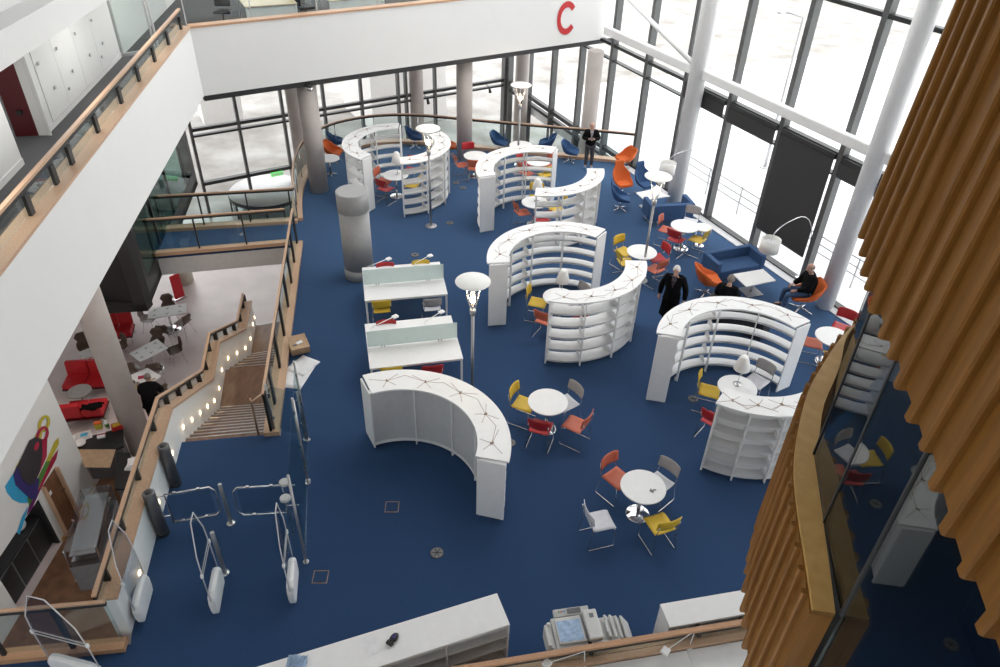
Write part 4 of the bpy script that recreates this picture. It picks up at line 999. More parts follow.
# floor plates
FPn = [((437, 553), 'round dark floor plate in the open carpet nearest the white counter'), ((693, 399), 'round dark floor plate left of the yellow chair in the right ring'), ((450, 223), 'round dark floor plate between the slim lamp pole and the far middle ring'), ((415, 255), 'round dark floor plate behind the desk nearest the drum'), ((510, 443), 'round dark floor plate peeping out beside the low bookcase'), ((456, 183), 'round dark floor plate between the two far rings, farther one'), ((463, 188), 'round dark floor plate between the two far rings, nearer one')]
t0_ = None
for (px, py), lb in FPn:
    q = P3(at(px, py, 0), 0)
    if t0_ is None:
        t = thing('floor_plate', lb, 'floor plate', q, 0, 'round floor outlets in the carpet'); t0_ = t; t.scale = (.78, .78, 1)
        MB().lathe([(.15, 0), (.15, .006), (.14, .009)], 28).build('rim', 'floorplate', t)
        MB().lathe([(.13, .006), (.13, .012)], 28).build('cover', 'printdark', t)
        for k in range(3): MB().box((0, 0, .013), (.22, .018, .004), k * PI / 3).build('slot', 'black', t)
    else: dup(t0_, q, 0, lb)
def fbox(label, px, rz):
    q = P3(at(px[0], px[1], 0), 0); t = thing('floor_box', label, 'floor box', q, rz, 'square floor boxes with metal rims'); w_ = .21
    t.scale = (.62, .62, 1)
    for i, (x, y, sx, sy) in enumerate(((0, w_, .44, .025), (0, -w_, .44, .025), (w_, 0, .025, .44), (-w_, 0, .025, .44))): MB().box((x * .9, y * .9, .004), (sx * .9, sy * .9, .008)).build('rim', 'inlay', t)
    MB().box((0, 0, .002), (.36, .36, .004)).build('carpet_lid', 'carpet', t); MB().box((.02, -.16, .006), (.1, .04, .008)).build('cable_flap', 'black', t)
fbox('square metal rimmed floor box in front of the low bookcase', (392, 507), .05); fbox('square metal rimmed floor box right of the security gates', (320.5, 577), .05)
# carton and sheets lying by the glass railing
q = P3(at(300, 351, 0), 0); t = thing('cardboard_box', 'open cardboard box lying on white sheets by the stair railing', 'box', q + Vector((0, 0, .02)), .45)
MB().box((0, 0, .1), (.42, .3, .2)).build('carton', 'card', t)
for s in (-1, 1): MB().box((0, s * .2, .22), (.4, .16, .008), M=Matrix.Rotation(s * .35, 3, 'X')).build('flap', 'card', t)
MB().box((.02, .02, .206), (.14, .1, .012), .4).build('packing_paper', 'paper', t)
MB().box((-.1, -.04, .206), (.08, .06, .014), .2).build('black_item', 'printdark', t)
for k, (px, py, rz, sx, sy, lb) in enumerate([(297, 375, 1.4, .9, .55, 'large white sheet lying on the carpet beside the stair railing'), (303, 366, 1.1, .6, .5, 'smaller white sheet partly under the cardboard box')]):
    q = P3(at(px, py, 0), 0); o = MB(); N = 6; vs = []
    for j in range(N + 1):
        for i in range(N + 1): vs.append((sx * (i / N - .5), sy * (j / N - .5), .006 + k * .006 + .008 * (math.sin(i * 2.1 + j) + 1) * .3))
    o.add(vs, [(j * (N + 1) + i, j * (N + 1) + i + 1, (j + 1) * (N + 1) + i + 1, (j + 1) * (N + 1) + i) for j in range(N) for i in range(N)], True)
    ob = o.build('paper_sheet', 'paper', None); ob.location = q; ob.rotation_euler.z = rz; tag(ob, lb, 'sheet')
    sd = ob.modifiers.new('thickness', 'SOLIDIFY'); sd.thickness = .003
# ================================================================ PEOPLE
def skin(verts, edges, radii, sub=2, root=0):
    """grow a smooth limb surface around a stick figure and return its mesh"""
    me = bpy.data.meshes.new('tmp'); me.from_pydata([tuple(v) for v in verts], edges, [])
    ob = bpy.data.objects.new('tmp', me); COL.objects.link(ob)
    sk = ob.modifiers.new('s', 'SKIN'); sk.use_smooth_shade = True
    for i, r in enumerate(radii):
        d = me.skin_vertices[0].data[i]; d.radius = r if isinstance(r, tuple) else (r, r); d.use_root = (i == root)
    ss = ob.modifiers.new('u', 'SUBSURF'); ss.levels = sub; ss.render_levels = sub
    dg_ = bpy.context.evaluated_depsgraph_get(); ev = ob.evaluated_get(dg_); m2 = bpy.data.meshes.new_from_object(ev)
    bpy.data.objects.remove(ob); bpy.data.meshes.remove(me); return m2
def chain(mb, pts, rad, sub=1):
    m = skin(pts, [(i, i + 1) for i in range(len(pts) - 1)], rad, sub); mb.mesh(m); bpy.data.meshes.remove(m)
def hand(mb, wrist, d, up, side, curl=.5):
    """palm, four bent fingers and a thumb; d = along the hand, up = back of the hand, side = towards the thumb"""
    d, up, side = d.normalized(), up.normalized(), side.normalized()
    chain(mb, [wrist - d * .02, wrist + d * .03, wrist + d * .085], [(.026, .02), (.038, .017), (.040, .014)], 1)
    for k, (o_, L) in enumerate(((.030, .072), (.010, .082), (-.010, .076), (-.029, .060))):
        p = wrist + d * .075 + side * o_; pts = [p]; v = d.copy()
        for s_ in range(3):
            a = curl * (.5 + .35 * s_); v2 = d * math.cos(a) - up * math.sin(a); p = p + v2 * L * (.45, .32, .26)[s_]; pts.append(p)
        chain(mb, pts, [.0095, .009, .008, .0065], 1)
    p = wrist + d * .025 + side * .03
    chain(mb, [p, p + (d * .5 + side * .8).normalized() * .035, p + (d * .5 + side * .8).normalized() * .035 + (d - up * .3).normalized() * .035], [.012, .010, .008], 1)
def head(mb, c, R, s=1):
    """head with brow, nose, chin and ears; R turns it (face towards +Y)"""
    n, m = 20, 16; vs = []
    for i in range(m + 1):
        t = PI * i / m
        for k in range(n):
            a = 2 * PI * k / n; x, y, z = math.sin(t) * math.cos(a), math.sin(t) * math.sin(a), math.cos(t)
            px, py, pz = x * .075, y * .095, z * .115
            if z < -.1: px *= 1 - .28 * (-z); py = py * (1 - .22 * (-z)) + .012 * (-z)
            if y > .8 and -.28 < z < .15: py += .022 * (1 - abs(z + .1) / .25) * max(0, 1 - abs(x) / .3)
            if y > .75 and .12 < z < .35: py -= .006
            vs.append(R @ Vector((px, py, pz)) * s + c)
    fs = [(i * n + k, (i + 1) * n + k, (i + 1) * n + (k + 1) % n, i * n + (k + 1) % n) for i in range(m) for k in range(n)]
    mb.add(vs, fs, True)
    for e in (-1, 1): mb.sphere(R @ Vector((e * .077, -.005, -.005)) * s + c, (.012, .02, .032), 8, 6, R)
    mb.sphere(R @ Vector((0, .105, -.028)) * s + c, (.012, .016, .02), 8, 6, R)
def person(label, loc, rz, J, top, hairstyle, hairm, trousers, shoes, coat_len=None, coatm='coatblack', shirt=None, bulk=1):
    """J: joints in local metres, facing +Y"""
    t = thing('person', label, 'person', loc, rz)
    V = {k: Vector(v) for k, v in J.items() if isinstance(v, tuple)}
    b = MB()
    # body: one continuous surface
    names = ['pelvis', 'belly', 'chest', 'neck', 'headb', 'shL', 'elL', 'wrL', 'shR', 'elR', 'wrR', 'hipL', 'knL', 'anL', 'toL', 'hipR', 'knR', 'anR', 'toR']
    ed = [('pelvis', 'belly'), ('belly', 'chest'), ('chest', 'neck'), ('neck', 'headb'), ('chest', 'shL'), ('shL', 'elL'), ('elL', 'wrL'), ('chest', 'shR'), ('shR', 'elR'), ('elR', 'wrR'), ('pelvis', 'hipL'), ('hipL', 'knL'), ('knL', 'anL'), ('anL', 'toL'), ('pelvis', 'hipR'), ('hipR', 'knR'), ('knR', 'anR'), ('anR', 'toR')]
    rad = dict(pelvis=(.14, .10), belly=(.13, .09), chest=(.15, .095), neck=.055, headb=.05, shL=.06, elL=.042, wrL=.028, shR=.06, elR=.042, wrR=.028, hipL=.085, knL=.055, anL=.036, toL=.032, hipR=.085, knR=.055, anR=.036, toR=.032)
    ix = {k: i for i, k in enumerate(names)}
    m = skin([V[k] for k in names], [(ix[a], ix[c]) for a, c in ed], [rad[k] for k in names], 2, 0); b.mesh(m)
    hd = V['head']; R = Matrix.Rotation(J.get('hturn', 0), 3, 'Z') @ Matrix.Rotation(J.get('hnod', 0), 3, 'X')
    head(b, hd, R, 1.04)
    for s in 'LR':
        w = V['wr' + s]; d = (w - V['el' + s]).normalized(); hx = J.get('hand' + s)
        if hx: d = Vector(hx).normalized()
        sd = Vector((-1 if s == 'R' else 1, .6, 0)); up = d.cross(sd).normalized(); 
        if up.z < 0 and abs(d.z) < .8: up = -up
        hand(b, w, d, up, up.cross(d) if s == 'L' else d.cross(up), J.get('curl', .6))
    b.build('body', 'skin', t)
    for e in (-1, 1): MB().sphere(R @ Vector((e * .03, .088, .012)) * 1.04 + hd, (.011, .008, .007), 8, 6, R).build('eye', 'ink', t)
    # hair: shell over part of the skull
    n, mm = 20, 9; vs = []; fs = []; o = MB()
    if hairstyle != 'none':
        lim = {'full': 1.75, 'ring': 1.75}[hairstyle]; st = {'full': 0, 'ring': 1.05}[hairstyle]
        for i in range(mm + 1):
            for k in range(n + 1):
                a = 2 * PI * k / n; face = max(0, math.sin(a)); tt = st + (lim - st) * i / mm * (1 - .52 * face ** 2 if hairstyle == 'full' else 1)
                if hairstyle == 'ring': a = PI * 1.0 - .35 + (PI + .7) * k / n
                x, y, z = math.sin(tt) * math.cos(a), math.sin(tt) * math.sin(a), math.cos(tt)
                vs.append(R @ Vector((x * .081, y * .102 - .004, z * .121)) * 1.04 + hd)
        fs = [(i * (n + 1) + k, (i + 1) * (n + 1) + k, (i + 1) * (n + 1) + k + 1, i * (n + 1) + k + 1) for i in range(mm) for k in range(n)]
        hobj = o.add(vs, fs, True).build('hair', hairm, t); sd_ = hobj.modifiers.new('thickness', 'SOLIDIFY'); sd_.thickness = .012
    # jacket / coat
    j = MB(); V['hemc'] = V['pelvis'] + Vector((0, 0, -.09 if V['knL'].z < .53 and V['hipL'].z > .6 else -.02)); nj = ['hemc', 'pelvis', 'belly', 'chest', 'coll', 'shL', 'elL', 'cuL', 'shR', 'elR', 'cuR']
    V['coll'] = lerp(V['chest'], V['neck'], .82); V['cuL'] = lerp(V['elL'], V['wrL'], .93); V['cuR'] = lerp(V['elR'], V['wrR'], .93)
    jr = dict(hemc=(.185, .145), pelvis=(.19, .145), belly=(.19, .155), chest=(.215, .17), coll=.09, shL=.095, elL=.074, cuL=.055, shR=.095, elR=.074, cuR=.055)
    if bulk != 1: jr = {k: (tuple(x * bulk for x in v) if isinstance(v, tuple) else v * bulk) for k, v in jr.items()}
    ji = {k: i for i, k in enumerate(nj)}
    je = [('hemc', 'pelvis'), ('pelvis', 'belly'), ('belly', 'chest'), ('chest', 'coll'), ('chest', 'shL'), ('shL', 'elL'), ('elL', 'cuL'), ('chest', 'shR'), ('shR', 'elR'), ('elR', 'cuR')]
    m = skin([V[k] for k in nj], [(ji[a], ji[c]) for a, c in je], [jr[k] for k in nj], 2, 0); j.mesh(m)
    if coat_len:
        z1 = V['belly'].z; prof = [(.05, z1 + .05), (.15, z1 + .03), (.185, z1 - .03), (.20, lerp(z1, coat_len, .3)), (.215, lerp(z1, coat_len, .65)), (.235, coat_len), (.20, coat_len + .01)]
        j.lathe(prof, 24, (V['pelvis'].x, V['pelvis'].y, 0), 1.0, .74)
    j.build('coat' if coat_len else 'jacket', coatm, t)
    if shirt:
        c_ = V['chest']; cn = V['neck']
        o = MB(); f = Vector((0, 1, 0)); p = [c_ + f * .168 + Vector((0, 0, -.10)), c_ + f * .155 + Vector((.055, 0, .10)), cn + Vector((.05, .075, -.005)), cn + Vector((-.05, .075, -.005)), c_ + f * .155 + Vector((-.055, 0, .10))]
        o.add(p + [q - f * .05 for q in p], [(0, 1, 2, 3, 4), (9, 8, 7, 6, 5)] + [(i, 5 + i, 5 + (i + 1) % 5, (i + 1) % 5) for i in range(5)]); o.build('shirt', shirt, t)
    tr = MB(); nt_ = ['pelvis', 'hipL', 'knL', 'hemL', 'hipR', 'knR', 'hemR']; V['hemL'] = lerp(V['knL'], V['anL'], .93); V['hemR'] = lerp(V['knR'], V['anR'], .93)
    trr = dict(pelvis=(.165, .125), hipL=.105, knL=.075, hemL=.06, hipR=.105, knR=.075, hemR=.06); ti = {k: i for i, k in enumerate(nt_)}
    m = skin([V[k] for k in nt_], [(ti[a], ti[c]) for a, c in [('pelvis', 'hipL'), ('hipL', 'knL'), ('knL', 'hemL'), ('pelvis', 'hipR'), ('hipR', 'knR'), ('knR', 'hemR')]], [trr[k] for k in nt_], 2, 0); tr.mesh(m)
    tr.build('trousers', trousers, t)
    for s in 'LR':
        sh = MB(); a, c = V['an' + s], V['to' + s]; d = (c - a); d.z = 0; d.normalize()
        chain(sh, [a - d * .05 + Vector((0, 0, -.035)), lerp(a, c, .45) + Vector((0, 0, -.025)), c + d * .02], [(.048, .045), (.05, .042), (.042, .034)], 2)
        sh.build('shoe', shoes, t)
    return t
def standing(h=1.75):
    k = h / 1.75
    J = dict(pelvis=(0, 0, .95), belly=(0, .005, 1.12), chest=(0, 0, 1.33), neck=(0, .01, 1.50), headb=(0, .02, 1.58), head=(0, .03, 1.645), shL=(-.185, -.01, 1.42), elL=(-.25, -.02, 1.14), wrL=(-.24, .08, .90), shR=(.185, -.01, 1.42), elR=(.25, -.02, 1.14), wrR=(.24, .08, .90),
             hipL=(-.095, 0, .88), knL=(-.105, .02, .49), anL=(-.11, -.02, .085), toL=(-.13, .13, .045), hipR=(.095, 0, .88), knR=(.105, .02, .49), anR=(.11, -.02, .085), toR=(.13, .13, .045))
    return {a: tuple(x * k for x in v) for a, v in J.items()}
def face(p): return math.atan2(-p[1], -p[0]) - PI / 2
# man at the railing, hands together at his chest holding a camera
J = standing(1.62); J.update(elL=(-.27, .02, 1.08), wrL=(-.075, .24, 1.14), elR=(.27, .02, 1.08), wrR=(.075, .24, 1.14), handL=(.8, .5, .15), handR=(-.8, .5, .15), hnod=-.15, curl=1.0)
p = P3(at(588, 168, 0), 0)
person('man standing at the railing, dark jacket, hands raised to his chest holding a camera', p, face(p) + .1, J, 0, 'ring', 'hairgrey', 'trousergrey', 'shoecover', shirt='shirtgrey')
cm = Matrix.Rotation(face(p) + .1, 3, 'Z') @ Vector((0, .30, 1.16)) + p
t = thing('camera', 'small dark camera held by the man at the railing', 'camera', cm, face(p) + .1)
MB().box((0, 0, 0), (.11, .05, .07), 0, .012).build('camera_body', 'printdark', t); MB().lathe([(.026, 0), (.026, .04), (.02, .045)], 16).build('lens', 'black', t)
# walking man in a long black coat
J = standing(1.84); J.update(elL=(-.30, -.02, 1.2), wrL=(-.31, .06, .96), anL=(-.14, .16, .10), knL=(-.12, .17, .52), toL=(-.18, .32, .05), anR=(.09, -.22, .13), knR=(.10, .03, .51), toR=(.10, -.09, .06), elR=(.29, -.05, 1.2), wrR=(.29, -.0, .95), hnod=-.2, curl=.9)
p = P3(at(665, 330, 0), 0)
person('white haired man in a long black coat walking towards the camera', p, face(p) - .15, J, 0, 'full', 'hairwhite', 'coatblack', 'shoecover', coat_len=.48, shirt='shirtdark')
def seated():
    return dict(pelvis=(0, -.05, .55), belly=(0, -.07, .70), chest=(0, -.06, .92), neck=(0, -.02, 1.10), headb=(0, .0, 1.17), head=(0, .03, 1.24), shL=(-.19, -.05, 1.02), elL=(-.26, .06, .76), wrL=(-.15, .28, .66), shR=(.19, -.05, 1.02), elR=(.26, .06, .76), wrR=(.15, .28, .66),
                hipL=(-.10, .02, .52), knL=(-.13, .44, .52), anL=(-.13, .46, .09), toL=(-.15, .61, .045), hipR=(.10, .02, .52), knR=(.13, .44, .52), anR=(.13, .46, .09), toR=(.15, .61, .045))
p = P3(at(730.5, 281, 1.2), 0); tgt = at(755, 276, .45); J = seated(); J.update(curl=.8, hturn=-.1)
fz = ang(p, tgt) - PI / 2
person('seated man with his back to the camera, black jacket, short brown hair', p, fz + .15, J, 0, 'full', 'hairgrey', 'coatblack', 'black', bulk=1.15)
bl = P3(p, 0); fd = Vector((math.cos(fz + PI / 2), math.sin(fz + PI / 2), 0)); sd = Vector((fd.y, -fd.x, 0))
sofa('black two seat sofa with its low back to the camera, under the seated man', bl - fd * .38 - sd * .36, bl - fd * .38 + sd * 1.15, bl + fd * .36 - sd * .36, .74, 'black')
pc = P3(at(800, 309.5, 0), 0); J = seated(); J.update(hturn=.2, hnod=-.15, curl=.8)
p = pc + Vector((math.cos(A_(178)), math.sin(A_(178)), 0)) * .04
person('balding seated man in a black jacket and blue jeans by the right window pillar', p, A_(178) - PI / 2, J, 0, 'ring', 'hairgrey', 'jeans', 'black', bulk=1.18)
# dark clothed person in the cafe, leaning over a chair
J = standing(1.7); J.update(belly=(0, .08, 1.06), chest=(0, .22, 1.22), neck=(0, .36, 1.34), headb=(0, .41, 1.39), head=(0, .46, 1.42), shL=(-.18, .26, 1.28), elL=(-.25, .38, 1.02), wrL=(-.18, .52, .86), shR=(.18, .26, 1.28), elR=(.25, .38, 1.02), wrR=(.18, .52, .86), hnod=-.5)
p = P3(at(147, 392, ZL + 1.3), ZL)
person('person in dark clothes bending forward in the cafe behind the stair rail', p, .3, J, 0, 'full', 'hairgrey', 'coatblack', 'black', bulk=1.2)
# ================================================================ TIMBER POD
ZLg = 5.95; ZUp = 7.86
c5 = lambda x, y: (730 + x / 2.94, 440 + y / 2.94)
c4 = lambda x, y: (800 + x / 3.51, 290 + y / 3.51)
outer = [(884, 298), (870, 306), c4(195, 115), c4(130, 185), c4(75, 270), c4(40, 330), c4(15, 400), c5(195, 10), c5(190, 110), c5(205, 240), c5(220, 330), c5(245, 500)]
inner = [(884, 300), (870, 308), c4(190, 125), c4(140, 270), c4(85, 400), c4(70, 500), c4(60, 575), c5(260, 100), c5(275, 245), c5(290, 350), c5(310, 510)]
OP = [P3(at(x, y, ZLg), 0) for x, y in outer]; IP = [P3(at(x, y, ZLg), 0) for x, y in inner]
d0 = (OP[0] - OP[2]).normalized(); OP = [OP[2] + d0 * 3.2, OP[2] + d0 * 1.6] + OP[2:]; d1 = (IP[0] - IP[2]).normalized(); d1 = (d0 + d1).normalized(); IP = [IP[2] + d0 * 3.2 + Vector((.12, -.05, 0)), IP[2] + d0 * 1.6 + Vector((.05, 0, 0))] + IP[2:]
OS = sm(OP, 4); IS = sm(IP, 4)
t = thing('timber_balcony', 'curved timber clad balcony wall with pale ledge below the dark glass', 'balcony', P3(OP[-1], 4.3))
def resample(pts, step):
    L = plen(pts); n_ = max(2, round(L / step)); return [q for q, a in along(pts, [L * i / n_ for i in range(n_ + 1)])]
def side_of(p, q):
    d = (q - p); d.z = 0; d.normalize(); nn = Vector((-d.y, d.x, 0)); return nn if nn.dot(Vector((-1, .1, 0))) > 0 else -nn
zlo = 4.2
def clad(t, pts, period, wide, z0, z1, lean=0, zj=.0):
    """wide boards with a raised round edged batten at every joint; each board and batten is a mesh"""
    L = plen(pts); n_ = int(L / period); pr = L / n_
    for i in range(n_):
        (a, _), (m_, _), (b, _) = along(pts, [L - pr * (i + 1) + .0001, L - pr * (i + 1) + pr * (1 - wide), L - pr * i - .0001])
        nn = side_of(a, b); u_ = (b - a).normalized(); up_ = -nn * math.tan(lean) * (z1 - z0)
        zz = z0 + zj * math.sin(i * 2.1)
        f0, f1 = m_ + nn * .006, b + nn * .014
        i0, i1 = m_ - nn * .05, b - nn * .05
        MB().hexa([P3(f0, zz), P3(f1, zz), P3(i1, zz), P3(i0, zz)], [P3(f0 + up_, z1), P3(f1 + up_, z1), P3(i1 + up_, z1), P3(i0 + up_, z1)]).build('cladding_board', 'cladding', t, True)
        # batten: rounded outer corners
        pr_ = [(a, -.05), (a, .036), (a + u_ * .008, .050), (m_ - u_ * .008, .050), (m_, .036), (m_, -.05)]
        lo_ = [P3(p + nn * o_, zz - .03) for p, o_ in pr_]; hi_ = [P3(p + nn * o_ + up_, z1) for p, o_ in pr_]; N_ = len(pr_)
        MB().add(lo_ + hi_, [tuple(range(N_)), tuple(range(2 * N_ - 1, N_ - 1, -1))] + [(k, N_ + k, N_ + (k + 1) % N_, (k + 1) % N_) for k in range(N_)]).build('batten', 'cladding', t, True)
clad(t, OS, .20, .74, zlo, ZLg - .04, 0, .03)
# ledge
n_ = 40; o1 = [q for q, a in along(OS, [plen(OS) * i / n_ for i in range(n_ + 1)])]; i1 = [q for q, a in along(IS, [plen(IS) * i / n_ for i in range(n_ + 1)])]
vs = []; 
for a, b in zip(o1, i1): vs += [P3(a, ZLg - .035), P3(b, ZLg - .035), P3(b, ZLg), P3(a, ZLg)]
fs = [(0, 1, 2, 3), tuple(n_ * 4 + k for k in (3, 2, 1, 0))] + [(i * 4 + k, (i + 1) * 4 + k, (i + 1) * 4 + (k + 1) % 4, i * 4 + (k + 1) % 4) for i in range(n_) for k in range(4)]
MB().add(vs, fs).build('ledge', 'ply', t, True)
# squared near end
e0, e1 = OP[-1], IP[-1]; dv = (e0 - OS[-3]); dv.z = 0; dv.normalize()
MB().hexa([P3(e0, zlo), P3(e1, zlo), P3(e1 - dv * .05, zlo), P3(e0 - dv * .05, zlo)], [P3(e0, ZLg - .001), P3(e1, ZLg - .001), P3(e1 - dv * .05, ZLg - .001), P3(e0 - dv * .05, ZLg - .001)]).build('end_board', 'cladding', t, True)
# dark glass of the pod, one pane per facet
Q1, Qj, Q2 = (P3(at(x, y, ZLg), 0) for x, y in ((817.5, 455), (823.5, 522), (836, 614)))
def tdir(az): return Vector((math.sin(A_(az)) * -1 * -1, -math.cos(A_(az)), 0)) if False else Vector((math.sin(A_(az)), -math.cos(A_(az)), 0))
def pdir(az): a = A_(az); return Vector((math.sin(a), -math.cos(a), 0)) * 1.0
def pane(name, a, b, z0=ZLg + .003, z1=8.3):
    nn = -side_of(a, b); return MB().hexa([P3(a, z0), P3(b, z0), P3(b + nn * .012, z0), P3(a + nn * .012, z0)], [P3(a, z1), P3(b, z1), P3(b + nn * .012, z1), P3(a + nn * .012, z1)]).build(name, 'podglass', tg_, True)
tg_ = thing('pod_window', 'dark curved strip window of the timber pod reflecting the library', 'window', P3(Qj, ZLg))
L1_ = (Qj - Q1).length; L2_ = (Q2 - Qj).length
A0 = Qj - pdir(-12.5) * L1_; B0 = Qj + pdir(-10.5) * L2_; C0 = B0 + pdir(-9.6) * 2.3
far = IS[0]; mid = IP[3]
pane('glass_panel', Qj, A0); pane('glass_panel', B0, Qj); pane('glass_panel', C0, B0, 3.9); pane('glass_panel', A0, mid); pane('glass_panel', mid, IP[2]); pane('glass_panel', IP[2], far)
for q, w_ in ((A0, .018), (B0, .024), (C0, .024)): MB().box(P3(q, (ZLg + 8.3) / 2) , (w_, w_, 8.3 - ZLg), A_(-11)).build('mullion', 'darkmetal', tg_, True)
MB().box(P3(Qj, (ZLg + 8.3) / 2), (.012, .02, 8.3 - ZLg), A_(-11)).build('glass_joint', 'darkmetal', tg_, True)
MB().wall(A0, B0, ZLg - .01, ZLg + .012, .03, 1).build('sill_gasket', 'darkmetal', tg_, True)
# room behind the glass, its unlit darkness painted as black surfaces
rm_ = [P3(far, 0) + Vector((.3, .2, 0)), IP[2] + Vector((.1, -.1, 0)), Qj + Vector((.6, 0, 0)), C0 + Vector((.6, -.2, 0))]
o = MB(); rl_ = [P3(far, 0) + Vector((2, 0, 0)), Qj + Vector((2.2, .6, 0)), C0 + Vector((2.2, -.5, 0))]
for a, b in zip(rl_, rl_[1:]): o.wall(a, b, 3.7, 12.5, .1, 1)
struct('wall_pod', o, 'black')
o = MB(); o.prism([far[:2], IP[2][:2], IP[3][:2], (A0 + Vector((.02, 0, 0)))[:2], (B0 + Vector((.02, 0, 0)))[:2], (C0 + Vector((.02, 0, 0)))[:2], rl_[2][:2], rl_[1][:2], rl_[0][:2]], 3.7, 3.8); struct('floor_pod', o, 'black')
# upper timber cladding
upx = [(868, 160), (870, 205), (866, 240), c4(262, 30), c4(285, 80), c4(320, 160), c4(345, 250), c4(375, 345), c4(430, 465), c4(470, 590), (952, 515), (972, 573), (1000, 645)]
UP = [P3(at(x, y, ZUp), 0) for x, y in upx[2:]]
dd = (UP[0] - UP[1]).normalized(); UP = [UP[0] + Vector((1.5, 1.0, 0)), UP[0] + Vector((.62, .56, 0)), UP[0] + Vector((.13, .23, 0))] + UP
de = (UP[-1] - UP[-3]).normalized(); UP = UP + [UP[-1] + de * .9]
US = sm(UP, 4)
t = thing('timber_cladding', 'leaning timber cladding of overlapping boards above the dark glass', 'cladding', P3(UP[4], ZUp))
clad(t, US, .245, .76, ZUp, ZUp + 4.6, A_(2.5), .02)
# ================================================================ NEAR RAILING AND WHITE WORKTOP
R0, R1 = at(450, 667, 1.05), at(742, 619, 1.05); ru = (R1 - R0); ru.z = 0; ru.normalize()
R0 = P3(R0 - ru * 3, 0); R1 = P3(R1 + ru * 4, 0); rn = Vector((ru.y, -ru.x, 0))              # towards the camera
C0_ = P3(at(620, 645, .8), 0); C1_ = P3(at(620, 658.5, .8), 0); o0 = (C0_ - R0).dot(rn); o1_ = (C1_ - R0).dot(rn)
t = thing('balustrade', 'timber handrail on black posts along the bottom edge of the view', 'railing', R0 + ru * 4)
MB().wall(R0, R1, 1.0, 1.05, .07, -1).build('handrail', 'railwood', t, True)
MB().wall(R0 + rn * .01, R1 + rn * .01, .93, .997, .05, -1).build('rail_channel', 'darkmetal', t, True)
MB().wall(R0 + rn * o0, R1 + rn * o0, .74, .80, (o1_ - o0) / 2 - .004, -1).build('coping_board', 'oak', t, True)
MB().wall(R0 + rn * ((o0 + o1_) / 2 + .004), R1 + rn * ((o0 + o1_) / 2 + .004), .74, .80, (o1_ - o0) / 2 - .004, -1).build('coping_board', 'oak', t, True)
MB().wall(R0 + rn * .03, R1 + rn * .03, .12, .93, .012, -1).build('glass_panel', 'balglass', t, True)
MB().wall(R0 + rn * o0, R1 + rn * o0, 0, .74, .06, -1).build('lower_panel', 'oak', t, True)
for px in ((592, 655), (699, 634)):
    q = P3(at(px[0], px[1], .85), 0); s_ = (q - R0).dot(ru); q = R0 + ru * s_ + rn * (o0 + .05)
    MB().box(P3(q - rn * .03, .87), (.05, .13, .16), math.atan2(ru.y, ru.x)).build('post', 'darkmetal', t, True)
for s_ in (1.2, 2.1, 3.1, 4.3, 5.4, 6.6): MB().box(P3(R0 + ru * s_ + rn * .04, .99), (.03, .03, .05)).build('rail_clip', 'darkmetal', t, True)
W0 = R0 + rn * (o1_ + .01); W1 = R1 + rn * (o1_ + .01)
t = thing('worktop', 'long white worktop along the near side of the timber railing', 'worktop', W0 + ru * 4)
sg = [0, 2.4, 4.75, 6.35, 8.2, (W1 - W0).length]
for a, b in zip(sg, sg[1:]): MB().wall(W0 + ru * (a + .003), W0 + ru * (b - .003), .70, .735, 1.3, -1).build('top_panel', 'white', t, True)
MB().wall(W0 + rn * .9, W1 + rn * .9, 0.0, .70, .04, -1).build('support_panel', 'white', t, True)
for lb, hp, jp, bp2 in (('small white lamp on the near worktop, left of the two', (547, 663.5), (584.5, 651.5), (584.5, 664)), ('small white lamp on the near worktop, right of the two', (665.5, 651), (695, 630.6), (689, 648))):
    b = at(bp2[0], bp2[1], .736); j_ = at(jp[0], jp[1], 1.02); h_ = at(hp[0], hp[1], .95)
    l = thing('desk_lamp', lb, 'lamp', b, 0, 'small white desk lamps on long arms')
    MB().lathe([(.045, 0), (.045, .012), (.012, .018)], 16).build('clamp_base', 'white', l)
    MB().tube([b + Vector((0, 0, .01)), j_], .008, 6).build('lower_arm', 'white', l, True); MB().tube([j_, h_], .008, 6).build('upper_arm', 'white', l, True)
    MB().box(h_, (.12, .11, .04), .9, .012).build('lamp_head', 'white', l, True)
# ================================================================ SERVICE COUNTERS
zc = .98
a0, a1 = at(254, 667.5, zc), at(497, 593, zc); a2 = at(505, 626, zc); u = (a1 - a0).normalized(); v = a2 - a1; v = v - u * v.dot(u); D = v.length; v.normalize(); a0 = a1 - u * 4.6; rz = math.atan2(u.y, u.x); L = 4.6
t = thing('service_counter', 'long white counter with open shelves on its near side, bottom left of centre', 'counter', P3(a1 - u * L / 2 + v * D / 2, 0), rz)
lo = lambda x, y, z: (x, -y, z)       # x along, y from the far edge to the near one
cx = lambda x, y, z: Vector((x, D / 2 - y, z))
MB().box(cx(0, D / 2, zc - .02), (L, D, .04), 0, .004).build('countertop', 'white', t)
MB().box(cx(0, .015, zc / 2 - .02), (L - .02, .03, zc - .05)).build('back_panel', 'white', t)
for k in range(6):
    x = L / 2 - .012 - k * (L - .024) / 5; MB().box(cx(x, D / 2 + .01, zc / 2 - .02), (.022, D - .03, zc - .042)).build('upright', 'white', t)
for k in range(5):
    x = L / 2 - (k + .5) * L / 5
    for z in (.06, .36, .66): MB().box(cx(x, D / 2 + .02, z), (L / 5 - .04, D - .08, .02)).build('shelf', 'white', t)
    MB().box(cx(x, D - .02, zc - .07), (L / 5 - .04, .015, .05)).build('apron', 'panelgrey', t)
q = P3(at(371, 645, zc), zc + .002); ob = MB().box((0, 0, .001), (.21, .30, .002)).build('paper_sheet', 'paper', None); ob.location = q; ob.rotation_euler.z = rz + .25; tag(ob, 'printed sheet of paper lying on the long white counter', 'sheet')
